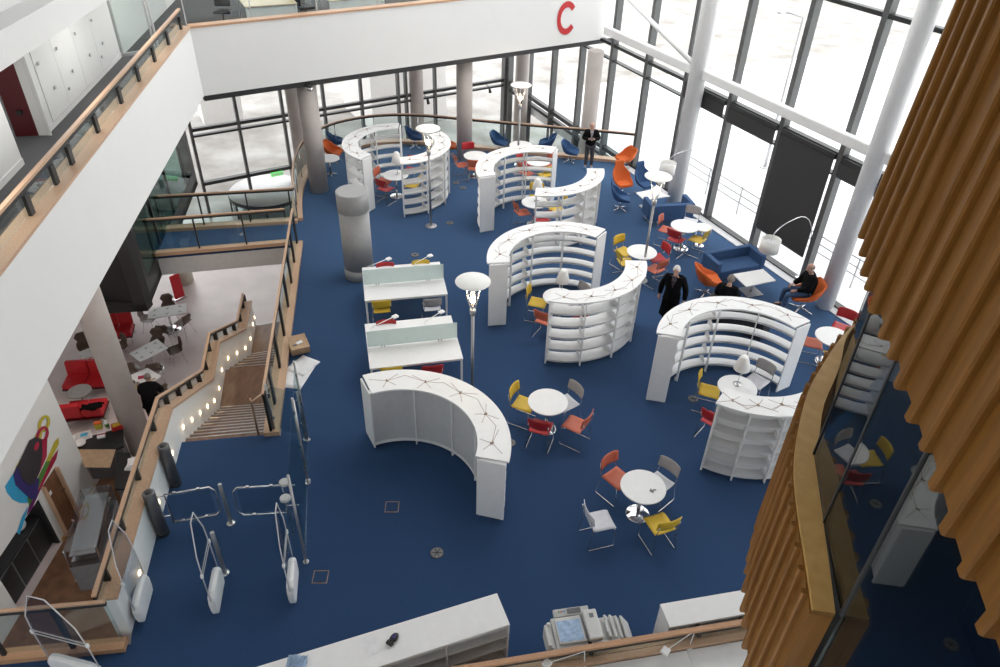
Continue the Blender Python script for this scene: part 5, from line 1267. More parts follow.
t = thing('hand_scanner', 'small black hand scanner lying on the long white counter', 'scanner', P3(at(394, 639, zc), zc), rz - .9); t.scale = (1.5, 1.5, 1.5)
o = MB(); o.lathe([(.001, 0), (.03, .004), (.036, .02), (.03, .034), (.001, .04)], 16, (0, 0, 0), 1, 1.6); o.build('body', 'black', t)
MB().box((0, -.06, .018), (.07, .045, .03), 0, .01).build('scanner_head', 'black', t); MB().box((0, .005, .038), (.025, .04, .006), 0, .002).build('trigger_button', 'navy', t)
o = MB(); N = 9; vs = [(.26 * (i / N - .5), .2 * (j / N - .5), .03 + .03 * math.sin(i * 1.9 + j * 1.3) * math.sin(j * 2.2 - i)) for j in range(N + 1) for i in range(N + 1)]
o.add(vs, [(j * (N + 1) + i, j * (N + 1) + i + 1, (j + 1) * (N + 1) + i + 1, (j + 1) * (N + 1) + i) for j in range(N) for i in range(N)], True)
ob = o.build('plastic_wrap', 'bluefilm', None); ob.location = P3(at(297, 664, zc), zc + .012); tag(ob, 'crumpled pale blue plastic wrap on the long white counter', 'wrap'); sd_ = ob.modifiers.new('thickness', 'SOLIDIFY'); sd_.thickness = .004
c0, c1, c2 = at(660, 604, zc), at(742, 590, zc), at(669, 627.5, zc); u = (c1 - c0).normalized(); v = c2 - c0; v = v - u * v.dot(u); D = v.length; v.normalize(); L = 2.6; rz = math.atan2(u.y, u.x)
t = thing('service_counter', 'shorter white counter running behind the timber pod at the bottom', 'counter', P3(c0 + u * L / 2 + v * D / 2, 0), rz)
MB().box((0, 0, zc - .02), (L, D, .04), 0, .004).build('countertop', 'white', t)
MB().box((0, D / 2 - .015, zc / 2 - .02), (L - .02, .03, zc - .045)).build('back_panel', 'white', t)
for x in (-L / 2 + .012, 0, L / 2 - .012): MB().box((x, 0, zc / 2 - .02), (.022, D - .07, zc - .045)).build('upright', 'white', t)
for z in (.06, .5): MB().box((0, -.01, z), (L - .06, D - .08, .02)).build('shelf', 'white', t)
# photocopier
p = at(578, 630, 1.0); rz = math.atan2(ru.y, ru.x) - .02
t = thing('photocopier', 'grey photocopier with blue film on its lid, behind the timber railing', 'photocopier', P3(p, 0), rz); t.scale = (1, .8, .98)
MB().box((0, 0, .42), (.66, .66, .80), 0, .02).build('cabinet', 'printgrey', t)
for k in range(3): MB().box((0, -.335, .18 + k * .2), (.58, .02, .17), 0, .006).build('paper_drawer', 'printgrey', t)
MB().box((0, .02, .90), (.68, .64, .12), 0, .025).build('scanner_body', 'printgrey', t)
MB().box((-.1, .04, .985), (.40, .50, .05), 0, .015).build('lid', 'printgrey', t)
o = MB(); N = 8; vs = [(-.11 + .34 * (i / N - .5), .02 + .40 * (j / N - .5), 1.016 + .006 * math.sin(i * 1.7 + j)) for j in range(N + 1) for i in range(N + 1)]
o.add(vs, [(j * (N + 1) + i, j * (N + 1) + i + 1, (j + 1) * (N + 1) + i + 1, (j + 1) * (N + 1) + i) for j in range(N) for i in range(N)], True); o.build('protective_film', 'bluefilm', t)
MB().box((.10, .06, 1.0), (.035, .46, .03), 0, .008).build('feeder_slot', 'printdark', t)
MB().box((.22, .05, 1.03), (.20, .56, .10), 0, .02).build('document_feeder', 'printgrey', t)
MB().box((.23, .20, 1.083), (.06, .08, .008)).build('feeder_label', 'printdark', t)
MB().box((-.02, .40, .96), (.52, .14, .07), 0, .01, Matrix.Rotation(.2, 3, 'X')).build('control_panel', 'printgrey', t)
MB().box((.02, .40, 1.0), (.2, .09, .01), 0, 0, Matrix.Rotation(.2, 3, 'X')).build('display', 'printdark', t)
for k, m_ in enumerate(('green', 'red', 'cyan')): MB().box((-.2 + k * .04, .41, .999), (.022, .022, .01)).build('button', m_, t)
for k in range(3): MB().box((-.37 - k * .03, .0, .78 + k * .035), (.05, .5 - .05 * k, .30), 0, .01).build('side_tray', 'printgrey', t)
MB().sphere((-.39, .2, 1.0), (.03, .03, .03)).build('knob', 'white', t)
MB().box((.47, .02, .55), (.26, .5, .7), 0, .02).build('sorter', 'printgrey', t)
for k in range(4):
    M = Matrix.Rotation(-.55, 3, 'Y'); MB().box((.50 + k * .085, .03 + .01 * (k % 2), .88 - k * .03), (.03, .42, .26), M=M).build('output_tray', 'printgrey', t)
MB().box((.46, .02, .93), (.02, .22, .16), M=Matrix.Rotation(-.55, 3, 'Y')).build('paper_stack', 'paper', t)
# ================================================================ CAFE LEVEL
cwu = (cw[0] - cw[1]); cwu.z = 0; cwu.normalize(); cwn = Vector((-cwu.y, cwu.x, 0)); cwn = cwn if cwn.x < 0 else -cwn
CW0 = P3(cw[0], 0); CW1 = P3(cw[0] - cwu * 8, 0)
def cp_(x, y): return onplane(x, y, cw[0], cw[1])
dq = [cp_(*p) for p in ((52, 467), (41, 493), (66, 536), (76, 512))]
nq = [cp_(*p) for p in ((37, 501), (14, 555), (34, 592), (64, 545))]
sd_ = lambda p: (p - CW0).dot(-cwu)
ds = sorted((sd_(dq[2]), sd_(dq[3]))); nsd = sorted((sd_(nq[3]), sd_(nq[1]) + .55)); dtop = (dq[0].z + dq[1].z) / 2; ntop = nq[0].z
def cwall(s0, s1, z0, z1): 
    if s1 - s0 > .01: wmb.wall(CW0 - cwu * s0, CW0 - cwu * s1, z0, z1, .2, 1 if Vector((cwu.y, -cwu.x, 0)).dot(cwn) > 0 else -1)
wmb = MB(); TOPC = ZB + .1
cwall(0, ds[0], ZL, TOPC); cwall(ds[0], ds[1], dtop, TOPC); cwall(ds[1], nsd[0], ZL, TOPC); cwall(nsd[0], nsd[1], ntop, TOPC); cwall(nsd[1], 8, ZL, TOPC)
struct('wall_cafe', wmb, 'wallwhite')
struct('wall_cafe_end', MB().wall(CW0 + cwn * .02, CW0 + cwn * 6, ZL, TOPC, .2, 1), 'wallwhite')
bbm = MB(); bbm.wall(CW0 - cwn * .012, CW0 - cwu * (ds[0] - .06) - cwn * .012, ZL, ZL + .12, .014); bbm.wall(CW0 - cwu * (ds[1] + .06) - cwn * .012, CW0 - cwu * nsd[0] - cwn * .012, ZL, ZL + .12, .014); struct('baseboard_cafe', bbm, 'ply')
d = struct('door_2', MB().wall(CW0 - cwu * ds[0] + cwn * .05, CW0 - cwu * ds[1] + cwn * .05, ZL, dtop, .05), 'doorwood')
for s_ in ds: MB().box(P3(CW0 - cwu * s_ , (ZL + dtop) / 2), (.05, .16, dtop - ZL), math.atan2(cwu.x, -cwu.y) + PI / 2).build('door_frame', 'oak', d)
MB().box(P3(CW0 - cwu * lerp(ds[0], ds[1], .12) - cwn * .02, ZL + 1.0), (.12, .04, .04), math.atan2(cwu.y, cwu.x)).build('door_handle', 'steel', d)
MB().box(P3(CW0 - cwu * lerp(ds[0], ds[1], .8) + cwn * .0, dtop - .35), (.16, .012, .1), math.atan2(cwu.y, cwu.x)).build('door_sign', 'paper', d)
# kitchen niche
nb0, nb1 = CW0 - cwu * nsd[0], CW0 - cwu * nsd[1]
o = MB(); o.wall(nb0 + cwn * .9, nb1 + cwn * .9, ZL, ntop, .05); o.wall(nb0 + cwn * .05, nb0 + cwn * .9, ZL, ntop, .03); o.wall(nb1 + cwn * .05, nb1 + cwn * .9, ZL, ntop, .03); struct('wall_niche', o, 'black')
t = thing('kitchen_unit', 'dark kitchen unit standing in the wall niche of the cafe', 'kitchen unit', P3(lerp(nb0, nb1, .5) + cwn * .55, ZL))
nz_ = math.atan2(cwu.y, cwu.x); NLn = (nb1 - nb0).length
cm_ = lerp(nb0, nb1, .5) + cwn * .5
MB().box(P3(cm_, ZL + .45), (NLn - .1, .6, .9), nz_).build('carcass', 'printdark', t, True)
MB().box(P3(cm_, ZL + .92), (NLn - .08, .64, .04), nz_).build('worktop', 'black', t, True)
for k in range(3):
    q = lerp(nb0, nb1, (k + .5) / 3) + cwn * .19; MB().box(P3(q, ZL + .45), (NLn / 3 - .06, .02, .8), nz_).build('cupboard_front', 'darkmetal', t, True)
tag(MB().lathe([(.13, 0), (.15, .05), (.15, .2), (.1, .22)], 18).build('water_boiler', 'paper', None, loc=(0, 0, 0)), 'white rounded kettle on the kitchen unit in the niche', 'kettle').location = P3(lerp(nb0, nb1, .2) + cwn * .45, ZL + .945)
# wall graphic: overlapping coloured cups
c3 = lambda x, y: (x / 3.03, 400 + y / 3.03)
GR = []
def flat(poly, layer, m_, nm='shape'):
    ps = [cp_(*c3(*p)) for p in poly]; off = -cwn * (.004 + .003 * layer); off2 = off - cwn * .002; N = len(ps)
    MB().add([p + off for p in ps] + [p + off2 for p in ps], [tuple(range(N)), tuple(range(2 * N - 1, N - 1, -1))] + [(i, (i + 1) % N, N + (i + 1) % N, N + i) for i in range(N)]).build(nm, m_, tgr, True)
def ell(cx_, cy_, a, b, tilt, n_=22, st=0, en=2 * PI): return [(cx_ + math.cos(tilt) * a * math.cos(q) - math.sin(tilt) * b * math.sin(q), cy_ + math.sin(tilt) * a * math.cos(q) + math.cos(tilt) * b * math.sin(q)) for q in [st + (en - st) * i / n_ for i in range(n_ + (0 if en - st > 6.2 else 1))]]
tgr = thing('wall_graphic', 'bright overlapping cup shapes painted on the white cafe wall', 'wall graphic', P3(cp_(*c3(90, 200)), cp_(*c3(90, 200)).z))
def ringp(cx_, cy_, a, b, tilt, w_, layer, m_):
    o_ = ell(cx_, cy_, a, b, tilt, 24); i_ = ell(cx_, cy_, a - w_, b - w_, tilt, 24); off = -cwn * (.004 + .003 * layer)
    P_ = [cp_(*c3(*p)) + off for p in o_]; Q_ = [cp_(*c3(*p)) + off for p in i_]; N = len(P_); e = -cwn * .002
    vs = P_ + Q_ + [p + e for p in P_] + [p + e for p in Q_]; fs = []
    for i in range(N):
        k = (i + 1) % N; fs += [(i, k, N + k, N + i), (2 * N + i, 3 * N + i, 3 * N + k, 2 * N + k), (i, 2 * N + i, 2 * N + k, k), (N + i, N + k, 3 * N + k, 3 * N + i)]
    MB().add(vs, fs).build('handle_ring', m_, tgr, True)
flat([(14, 262), (38, 225), (105, 278), (96, 300), (82, 312), (60, 312), (38, 302), (20, 280)], 0, 'cyan')
flat([(38, 225), (50, 197), (112, 98), (128, 96), (120, 140), (70, 215), (52, 240)], 1, 'mustard')
flat([(74, 212), (112, 118), (142, 118), (140, 170), (122, 212), (96, 270), (70, 262)], 2, 'crimson')
flat([(38, 225), (50, 200), (118, 240), (108, 298), (92, 302), (70, 282), (46, 258)], 3, 'navy')
ringp(131, 72, 17, 27, .35, 9, 4, 'mustard'); ringp(126, 106, 18, 28, .35, 9, 5, 'crimson')
flat([(50, 200), (86, 122), (104, 112), (122, 118), (126, 160), (118, 215), (100, 254), (82, 258), (62, 236)], 6, 'ink')
ringp(106, 140, 17, 26, .35, 9, 7, 'ink'); flat(ell(107, 140, 7, 14, .35, 16), 8, 'crimson')
for pl, m_ in (([(163, 128), (176, 113), (178, 132), (148, 190), (138, 186)], 'mustard'), ([(138, 186), (152, 184), (104, 292), (88, 322), (82, 300)], 'green'), ([(156, 176), (176, 148), (170, 178), (126, 262), (112, 276)], 'crimson'), ([(112, 276), (126, 262), (96, 330), (78, 352), (88, 318)], 'plum'), ([(84, 322), (76, 356), (58, 408), (50, 402), (66, 352)], 'cyan')): flat(pl, 1, m_, 'stripe')
# --- sofas, tables, chairs
ZT_ = ZL + .73
def red_sofa(label, bl, br, side, L=None, m='sofared'):
    bl, br = P3(bl, 0), P3(br, 0); u = (br - bl); L = u.length; rz = math.atan2(u.y, u.x); t = thing('lounge_sofa', label, 'sofa', P3((bl + br) / 2, ZL), rz, 'red sofas in the cafe'); s = side
    for k in (-1, 1):
        MB().box((k * L / 4, s * .38, .36), (L / 2 - .02, .62, .14), 0, .03).build('seat_cushion', m, t)
        MB().box((k * L / 4, s * .07, .60), (L / 2 - .02, .14, .42), 0, .03, Matrix.Rotation(-s * -.15, 3, 'X')).build('back_cushion', m, t)
    MB().box((0, s * .36, .27), (L, .68, .04)).build('base_frame', 'darkred', t)
    for x in (-1, 1):
        for y in (.08, .64): MB().tube([(x * (L / 2 - .06), s * y, 0), (x * (L / 2 - .06), s * y, .26)], .016, 8).build('leg', 'chrome', t)
    return t
zb_ = ZL + .75
red_sofa('red two seat sofa left of the thick cafe column, facing the camera', at(65, 362, zb_), at(110, 359, zb_), -1)
red_sofa('red sofa with its back to the camera, a dark jacket hung over its corner', at(58, 409, zb_), at(98, 405, zb_), 1)
red_sofa('red sofa beyond the thick cafe column, beside the dark lobby', at(102, 315, zb_), at(131, 311.5, zb_), -1)
o = MB(); N = 6; vs = [(.5 * (i / N - .5), .34 * (j / N - .5), .05 + .05 * math.sin(i * 1.3 + j * 1.9) - .25 * max(0, j / N - .6)) for j in range(N + 1) for i in range(N + 1)]
o.add(vs, [(j * (N + 1) + i, j * (N + 1) + i + 1, (j + 1) * (N + 1) + i + 1, (j + 1) * (N + 1) + i) for j in range(N) for i in range(N)], True); ob = o.build('jacket', 'coatblack', None); ob.location = P3(at(92, 406, zb_ + .1), zb_ + .06); ob.rotation_euler.z = .3; tag(ob, 'dark jacket thrown over the corner of the red sofa', 'jacket'); s2_ = ob.modifiers.new('thickness', 'SOLIDIFY'); s2_.thickness = .02
t = thing('coffee_table', 'round grey pedestal table between two red cafe sofas', 'table', P3(at(79, 391, ZL + .6), ZL))
MB().lathe([(.30, .575), (.31, .58), (.31, .595), (.30, .6)], 32).build('tabletop', 'midgrey', t); MB().tube([(0, 0, .01), (0, 0, .575)], .025, 10).build('column', 'chrome', t); MB().lathe([(.22, 0), (.2, .012), (.03, .02)], 24).build('base_plate', 'chrome', t)
def cafe_table(label, pts, stuff=True):
    ps = [at(x, y, ZT_) for x, y in pts]; c = sum(ps, Vector()) / 4; t = thing('cafe_table', label, 'table', P3(c, ZL), 0, 'white patterned cafe tables')
    MB().prism([p[:2] for p in ps], ZT_ - .03, ZT_).build('tabletop', 'white', t, True)
    MB().tube([(0, 0, .01), (0, 0, .70)], .035, 10).build('column', 'chrome', t); MB().lathe([(.27, 0), (.25, .015), (.04, .03)], 28).build('base_plate', 'chrome', t)
    if stuff:
        for i in range(3):
            for j in range(2):
                q = lerp(lerp(ps[0], ps[1], (i + .5) / 3), lerp(ps[3], ps[2], (i + .5) / 3), (j + .5) / 2); o = MB()
                for k in range(3): a = k * 2.1 + i; o.box(q + Vector((math.cos(a) * .03, math.sin(a) * .03, .0025)), (.07, .016, .002), a)
                o.build('printed_motif', 'green', t, True)
    return c
TA = cafe_table('white patterned cafe table farthest from the stair, near the dark lobby', [(149, 309), (186, 303), (186, 313), (147.4, 318.9)])
TB = cafe_table('white patterned cafe table in the middle of the cafe', [(129, 353.5), (157, 338.6), (168, 347.7), (140, 361.7)])
TC_ = cafe_table('cafe table nearest the stair, covered with papers', [(126.8, 376.6), (147.4, 367.8), (161.4, 375.8), (147.4, 386.5)], False)
TD = cafe_table('small white cafe table left of the thick column', [(79, 352), (94, 346), (99, 353), (82, 360)], False)
for k, (px, py, rz, sx, sy, m_, lb) in enumerate([(143, 377, .5, .42, .3, 'paper', 'open white papers on the cafe table nearest the stair'), (142, 377.5, .4, .2, .14, 'crimson', 'dark red leaflet on the papers of the nearest cafe table'), (151, 381, .9, .26, .05, 'oak', 'light wooden strip on the edge of the nearest cafe table'), (136, 387, .1, .3, .05, 'yellow', 'yellow spirit level lying beside the papered cafe table')]):
    q = at(px, py, ZT_); tag(MB().box((0, 0, .004), (sx, sy, .008), rz).build(['paper_sheet', 'leaflet', 'wooden_strip', 'spirit_level'][k], m_, None, loc=(0, 0, 0)), lb, ['sheet', 'leaflet', 'strip', 'tool'][k]).location = (q.x, q.y, ZT_ + .002 + .009 * (k == 1) + .018 * (k == 2))
def shell_chair():
    t = thing('cafe_chair', '', 'chair'); vs = []; R_ = 9; N = 10
    prof = [(.22, .44), (.1, .43), (-.05, .43), (-.16, .46), (-.21, .56), (-.23, .68), (-.235, .80)]; wd = [.19, .22, .22, .2, .14, .2, .13]
    for (y, z), w_ in zip(prof, wd):
        for i in range(N + 1): e = -1 + 2 * i / N; vs.append((w_ * math.sin(e * PI / 2), y + .05 * e * e * (z > .5), z + .02 * e * e * (z < .5)))
    ob = MB().add(vs, [(j * (N + 1) + i, j * (N + 1) + i + 1, (j + 1) * (N + 1) + i + 1, (j + 1) * (N + 1) + i) for j in range(len(prof) - 1) for i in range(N)], True).build('shell', 'brownshell', t)
    s_ = ob.modifiers.new('thickness', 'SOLIDIFY'); s_.thickness = .012
    for x in (-1, 1):
        for y in (-1, 1): MB().tube([(x * .1, y * .1, .42), (x * .21, y * .2, .0)], .009, 6).build('leg', 'chrome', t)
    return t
sc0 = None
for px, py, tb_, lb in [(167, 302, TA, 'brown shell chair behind the cafe table near the dark lobby'), (146.6, 314, TA, 'brown shell chair left of the cafe table near the dark lobby'), (163, 326, TA, 'brown shell chair in front of the cafe table near the dark lobby'), (182, 318, TA, 'brown shell chair right of the cafe table near the dark lobby'),
    (155.6, 337, TB, 'brown shell chair behind the middle cafe table'), (174, 345, TB, 'brown shell chair right of the middle cafe table'), (129, 364, TB, 'brown shell chair left of the middle cafe table'), (152, 364, TB, 'brown shell chair in front of the middle cafe table'),
    (133, 372, TC_, 'brown shell chair left of the papered cafe table'), (158, 387, TC_, 'brown shell chair right of the papered cafe table'), (118, 342, TD, 'brown shell chair just right of the thick cafe column'), (83, 341, TD, 'brown shell chair left of the thick cafe column')]:
    q = P3(at(px, py, ZL + .62), ZL); f = ang(q, tb_) - PI / 2
    if (P3(q, 0) - P3(tb_, 0)).length < .5: q = P3(tb_, ZL) + (P3(q, 0) - P3(tb_, 0)).normalized() * .5
    if sc0 is None: sc0 = shell_chair(); sc0.location = q; sc0.rotation_euler.z = f; sc0['label'] = lb; sc0['group'] = 'brown shell chairs in the cafe'
    else: dup(sc0, q, f, lb)
# red standing panel and pale drum
q0 = at(180.5, 299, ZL); t = thing('banner_stand', 'tall red banner standing in the cafe under the bridge', 'banner', q0)
bh = zover(173.5, 275, q0) - ZL; MB().box((0, 0, bh / 2 + .03), (.34, .03, bh - .06), .9).build('banner', 'sofared', t); MB().box((0, 0, .02), (.4, .2, .04), .9).build('base', 'steel', t)
q0 = at(185, 281, ZL); tag(MB().lathe([(.3, 0), (.3, 1.0), (.28, 1.03), (.001, 1.03)], 28).build('litter_bin', 'cardpale', None, loc=(0, 0, 0)), 'pale round drum standing under the bridge', 'bin').location = q0
# black service counter with food and packages
zk_ = ZL + .98
ck = lambda x, y: (60 + x / 6.064, 380 + y / 6.064)
poly = [at(*ck(*p), zk_) for p in ((70, 372), (380, 285), (385, 400), (300, 432), (110, 438))]
t = thing('bar_counter', 'black cafe bar counter covered with packages', 'counter', P3(poly[2], ZL))
MB().prism([p[:2] for p in poly], zk_ - .05, zk_).build('countertop', 'black', t, True)
cc_ = sum(poly, Vector()) / 5; MB().prism([lerp(cc_, p, .88)[:2] for p in poly], ZL, zk_ - .05).build('front_panel', 'printdark', t, True)
pol2 = [at(*ck(*p), zk_) for p in ((345, 440), (420, 440), (450, 520), (420, 660), (330, 660))]
t = thing('bar_counter', 'black cafe bar counter running below the parapet rail', 'counter', P3(pol2[2], ZL)); cc2 = sum(pol2, Vector()) / 5
MB().prism([p[:2] for p in pol2], zk_ - .05, zk_ - .002).build('countertop', 'black', t, True); MB().prism([lerp(cc2, p, .88)[:2] for p in pol2], ZL, zk_ - .05).build('front_panel', 'printdark', t, True)
def onbar(name, label, cat, x, y, parts, rz=0, z=zk_):
    q = at(*ck(x, y), z); t = thing(name, label, cat, P3(q, z + .001), rz)
    for nm_, mb_, m_ in parts: mb_.build(nm_, m_, t)
    return t
onbar('magazine_stack', 'pile of magazines at the left end of the black bar', 'magazines', 135, 345, [('magazine', MB().box((0, 0, .01), (.42, .3, .02), .1), 'paper'), ('top_magazine', MB().box((.02, .01, .028), (.34, .24, .015), -.1), 'panelgrey'), ('cover_picture', MB().box((.05, .02, .037), (.16, .12, .003), -.1), 'cyan')], .5)
onbar('food_box', 'small orange yellow box on the black bar', 'box', 240, 292, [('carton', MB().box((0, 0, .09), (.16, .12, .18), 0, .008), 'mustard'), ('lid', MB().box((0, 0, .185), (.17, .13, .02), 0, .004), 'shellorange')], .3)
onbar('bottle', 'green and white bottle on the black bar', 'bottle', 292, 292, [('body', MB().lathe([(.05, 0), (.05, .2), (.02, .26), (.02, .3)], 14), 'paper'), ('cap', MB().lathe([(.024, .3), (.024, .33)], 12), 'green'), ('wrap', MB().lathe([(.052, .06), (.052, .17)], 14), 'green')])
onbar('food_box', 'red and yellow carton on the far end of the black bar', 'box', 352, 292, [('carton', MB().box((0, 0, .06), (.26, .18, .12), 0, .006), 'red'), ('lid', MB().box((0, 0, .125), (.2, .13, .012), .2), 'yellow')], .5)
onbar('food_box', 'small dark red packet in front of the yellow topped carton', 'box', 375, 272, [('packet', MB().box((0, 0, .05), (.14, .1, .1), 0, .006), 'sofared'), ('flap', MB().box((0, 0, .104), (.1, .06, .008)), 'mustard')], .1)
onbar('bowl', 'white bowl at the left edge of the black bar', 'bowl', 128, 395, [('bowl_body', MB().lathe([(.05, 0), (.12, .06), (.13, .1), (.12, .1), (.04, .02)], 20), 'paper')])
onbar('napkin_pack', 'white napkin pack in the middle of the black bar', 'napkins', 252, 340, [('napkins', MB().box((0, 0, .03), (.18, .18, .06), .4, .006), 'paper'), ('paper_band', MB().box((0, 0, .031), (.185, .05, .063), .4, .004), 'crimson')])
q = at(*ck(235, 472), zk_); qs = [at(*ck(*p), zk_ + .02) for p in ((108, 420), (338, 420), (302, 530), (148, 528))]
t = thing('cardboard_sheet', 'large folded cardboard sheet lying across the bar', 'cardboard', P3(sum(qs, Vector()) / 4, zk_ + .004)); m0, m1 = lerp(qs[0], qs[1], .48), lerp(qs[3], qs[2], .48)
for P_ in ((qs[0], m0, m1, qs[3]), (m0, qs[1], qs[2], m1)): MB().prism([p[:2] for p in P_], zk_ + .004, zk_ + .016).build('flap', 'card', t, True)
qq = at(*ck(448, 520), zk_); t = thing('towel_pile', 'pile of white towels on the bar below the parapet', 'towels', P3(qq, zk_ + .001))
for k in range(3): MB().box((0.01 * k, 0, .03 + .055 * k), (.3 - .03 * k, .36 - .05 * k, .055), .2 * k, .02).build('towel', 'paper', t)
# glass display case and red carton
dc = [at(*p, ZL + 1.3) for p in ((84, 488), (106, 486), (92, 553), (66, 548))]
cdc = sum(dc, Vector()) / 4; aa = (dc[0] + dc[1]) / 2 - (dc[2] + dc[3]) / 2; rz = math.atan2(aa.y, aa.x); Ld = P3(aa, 0).length
t = thing('display_case', 'glass food display case behind the timber parapet rail', 'display case', P3(cdc, ZL), rz)
MB().box((0, 0, .40), (Ld, .66, .8), 0, .01).build('base_cabinet', 'printdark', t); MB().box((0, 0, 1.06), (Ld, .62, .5)).build('glass_box', 'plasticfilm', t); MB().box((0, 0, 1.31), (Ld, .5, .02)).build('top', 'plasticfilm', t)
for z in (.95, 1.12): MB().box((0, 0, z), (Ld - .06, .5, .012)).build('glass_shelf', 'steel', t)
for x in (-1, 0, 1):
    for y in (-1, 1): MB().box((x * (Ld / 2 - .02), y * .3, 1.06), (.025, .025, .5)).build('corner_bar', 'steel', t)
q = at(90, 568, ZL + .35); t = thing('drinks_crate', 'dark red cardboard crate on the serving floor beside the display case', 'crate', P3(q, ZL), .35)
MB().box((0, 0, .17), (.55, .4, .34), 0, .01).build('carton', 'darkred', t); MB().box((0, 0, .335), (.46, .3, .02)).build('lid_panel', 'crimson', t)
for k in range(4): MB().box((-.13 + k * .085, 0, .348), (.05, .09, .004)).build('pale_mark', 'paper', t)
for y in (-1, 1): MB().box((0, y * .2, .30), (.56, .02, .06)).build('rim', 'cardpale', t)
# warm cafe lights recessed in the soffit, entrance spots
for k, (x, y) in enumerate(((-8.6, 8.2), (-9.0, 11.5), (-9.2, 15), (-11, 18))):
    l = bpy.data.lights.new('cafe_downlight', 'AREA'); l.shape = 'DISK'; l.size = .5; l.energy = (10, 14, 40, 60)[k]; l.color = (1, .80, .66)
    o = bpy.data.objects.new('cafe_downlight', l); COL.objects.link(o); o.location = (x, y, ZB - .05)
for k, s_ in enumerate((-6, -2, 2, 5.5)):  # unseen fill lights, added to brighten the upper corridor wall
    q = WB1 + wu * s_ - wn * 1.3; l = bpy.data.lights.new('corridor_fill', 'AREA'); l.shape = 'DISK'; l.size = 1.6; l.energy = 15; l.color = (1, .97, .92)
    o = bpy.data.objects.new('corridor_fill', l); COL.objects.link(o); o.location = (q.x, q.y, 6.6)
# ================================================================ UPPER OFFICE behind the back fascia
zo = ZF2 + .73
def odesk(label, c_px, L, D, rz):
    q = at(c_px[0], c_px[1], zo); t = thing('office_desk', label, 'desk', P3(q, ZF2), rz, 'pale wooden desks in the upper office')
    MB().box((0, 0, .715), (L, D, .03), 0, .004).build('desktop', 'deskwood', t)
    for x in (-1, 1):
        for y in (-1, 1): MB().box((x * (L / 2 - .04), y * (D / 2 - .04), .35), (.05, .05, .7)).build('leg', 'white', t)
    MB().box((0, -D / 2 + .06, .55), (L - .12, .02, .25)).build('modesty_panel', 'white', t); return t
fz_ = math.atan2(fu.y, fu.x)
odesk('pale wooden office desk at the left of the upper office', (266, -1), 1.5, 1.6, fz_ - .1); odesk('pale wooden office desk in the middle of the upper office', (350, -6), 1.8, 1.2, fz_); odesk('pale wooden office desk at the right of the upper office', (505, -14), 2.0, 1.2, fz_)
def ochair(lb, px):
    q = P3(at(px[0], px[1], ZF2 + .5), ZF2); t = thing('office_chair', lb, 'chair', q, px[0] * .1, 'dark swivel chairs in the upper office')
    MB().box((0, 0, .47), (.48, .46, .08), 0, .03).build('seat', 'black', t); MB().box((0, -.24, .8), (.44, .06, .5), 0, .025).build('backrest', 'black', t); MB().tube([(0, 0, .1), (0, 0, .43)], .025, 8).build('column', 'darkmetal', t)
    for k in range(5): a = k * 2 * PI / 5; MB().tube([(0, 0, .1), (.28 * math.cos(a), .28 * math.sin(a), .04)], .018, 6).build('foot', 'darkmetal', t)
ochair('dark office chair left of the left desk in the upper office', (222, 10)); ochair('dark office chair between the left and middle upper desks', (305, 6)); ochair('dark office chair right of the middle upper desk', (405, 3)); ochair('dark office chair near the right upper desk', (470, -4))
cl = at(297, 8, ZF2); pillar('concrete_column', 'grey column inside the upper office behind the back wall', P3(cl, 0), .28, ZF2, 9, 'concrete')
# ================================================================ SMALL FITTINGS, ENTRANCE, OUTSIDE
t = thing('dome_camera', 'small dark dome camera under the edge of the back balcony', 'security camera', P3(onplane(309, 87, F1, FR), ZB - .2) - bn * .06)
MB().sphere((0, 0, 0), .09, 16, 10).build('dome', 'chrome', t); MB().lathe([(.1, .05), (.1, .12)], 20).build('mount', 'darkmetal', t)
for px, lb in (((424, 99), 'small spotlight on the window transom behind the left ring bookcase'), ((485.5, 88), 'small spotlight on the window transom left of the corner post'), ((301, 120), 'small spotlight on the window transom beside the left column')):
    q = onplane(px[0], px[1], GS, bp_(5)) + bnn * .35; t = thing('spotlight', lb, 'spotlight', q, 0, 'small dark spotlights on the window transom')
    MB().tube([(0, 0, .12), -bnn * .3 + Vector((0, 0, .18))], .015, 6).build('arm', 'darkmetal', t); MB().tube([(0, 0, .1), bnn * .08 + Vector((0, 0, -.1))], [.05, .07], 12).build('lamp_head', 'darkmetal', t)
# revolving door drum at the entrance
bq = bp_(SB[7] - .6); rd = 1.55; zt_ = ZL + 2.35
cdr = P3(bq, ZL) + bnn * .2
zt_ = zover(231, 195, cdr)
t = thing('revolving_door', 'glazed revolving door drum with a pale round roof at the entrance', 'revolving door', cdr)
hh = zt_ - ZL
MB().lathe([(rd - .05, hh), (rd - .03, hh + .03), (.001, hh + .06)], 40).build('roof', 'panelgrey', t); MB().lathe([(rd, hh - .12), (rd, hh + .01), (rd - .06, hh + .01), (rd - .06, hh - .12), (rd, hh - .12)], 40).build('rim', 'darkmetal', t)
for k in range(14): a = 2 * PI * k / 14; MB().box((rd * .97 * math.cos(a), rd * .97 * math.sin(a), (hh - .12) / 2), (.06, .05, hh - .12), a).build('mullion', 'darkmetal', t)
MB().lathe([(rd * .96, .05), (rd * .96, hh - .1)], 40).build('glass_drum', 'balglass', t)
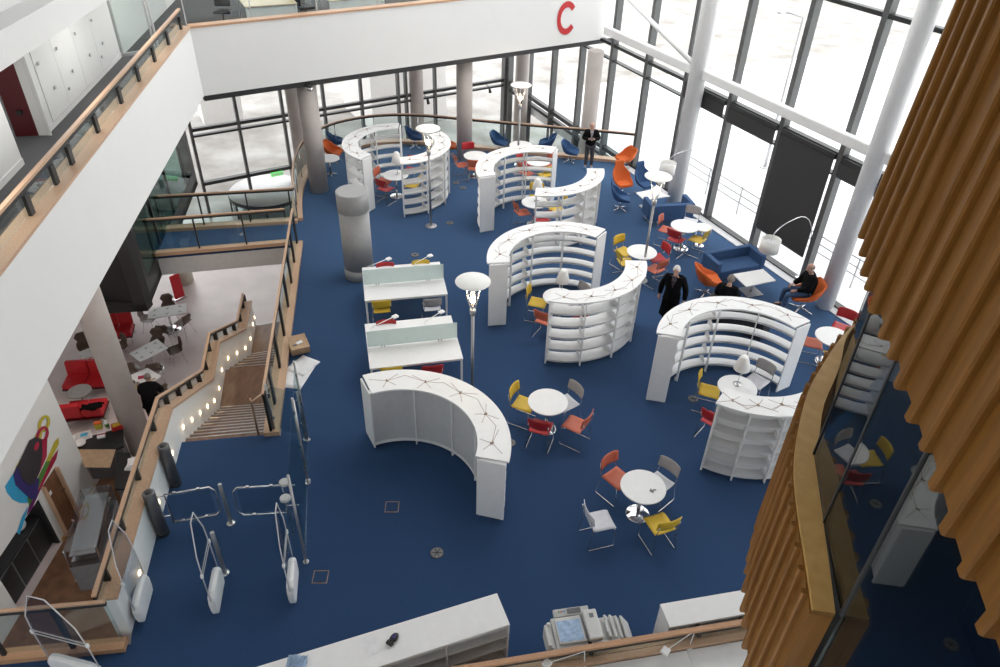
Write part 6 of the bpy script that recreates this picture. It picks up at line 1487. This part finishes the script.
# outdoor things seen through the glass
t = thing('outdoor_railing', 'thin white railing on the terrace outside the right window', 'railing', P3(gp(16) - n * 1.6, -.35))
ra, rb = gp(11) - n * 1.5, gp(27) - n * 1.5
for z in (.05, .3, .55): MB().tube([P3(ra, z), P3(rb, z)], .022, 6).build('rail', 'panelgrey', t, True)
for k in range(11): q = lerp(ra, rb, k / 10); MB().tube([P3(q, -.35), P3(q, .6)], .026, 6).build('post', 'panelgrey', t, True)
q = GS + Vector((13, 18, 0)); tag(MB().box((0, 0, 2.7), (4.2, 4, 5.4)).build('outbuilding', 'outbuild', None), 'pale blank building outside behind the back glass', 'building').location = onplane(392, 60, GS + Vector((0, 9, 0)), bp_(5) + Vector((0, 9, 0))); 
ob_ = bpy.data.objects['outbuilding']; ob_.location.z = ZL; ob_.rotation_euler.z = rzb
q = at(222, 118, ZL); t = thing('stone_block', 'pale square block on the snowy ground outside the entrance', 'block', q, .5)
MB().box((0, 0, .95), (2.0, 1.6, 1.9), 0, .03).build('block', 'outbuild', t); MB().box((0, 0, 1.93), (2.1, 1.7, .06)).build('cap', 'snow', t)
q = P3(gp(11.6) - n * 5, -.35); t = thing('lamp_post', 'slim grey lamp post outside the right window', 'lamp post', q)
MB().tube([(0, 0, 0), (0, 0, 5.2)], [.06, .04], 10).build('pole', 'panelgrey', t); MB().lathe([(.2, 0), (.2, .03)], 16).build('base', 'panelgrey', t); MB().tube([(0, 0, 5.2), (-.5, .2, 5.3)], .03, 8).build('arm', 'panelgrey', t); MB().box((-.6, .24, 5.28), (.4, .16, .07), .4, .02).build('lamp_head', 'panelgrey', t)
# ================================================================ LIGHT
w = bpy.data.worlds.new('world'); SC.world = w; w.use_nodes = True
bg = w.node_tree.nodes['Background']; bg.inputs['Color'].default_value = (.98, .98, .98, 1); bg.inputs['Strength'].default_value = 2.1
def portal(name, c, sx, sy, direction):
    l = bpy.data.lights.new(name, 'AREA'); l.shape = 'RECTANGLE'; l.size = sx; l.size_y = sy; l.cycles.is_portal = True
    o = bpy.data.objects.new(name, l); COL.objects.link(o); o.location = c
    o.rotation_euler = Vector(direction).to_track_quat('-Z', 'Y').to_euler(); return o
vs = SC.view_settings
SC.display_settings.display_device = 'sRGB'
vs.view_transform = 'Standard'; vs.look = 'None'; vs.gamma = 1; vs.use_curve_mapping = False
vs.exposure = EXPO
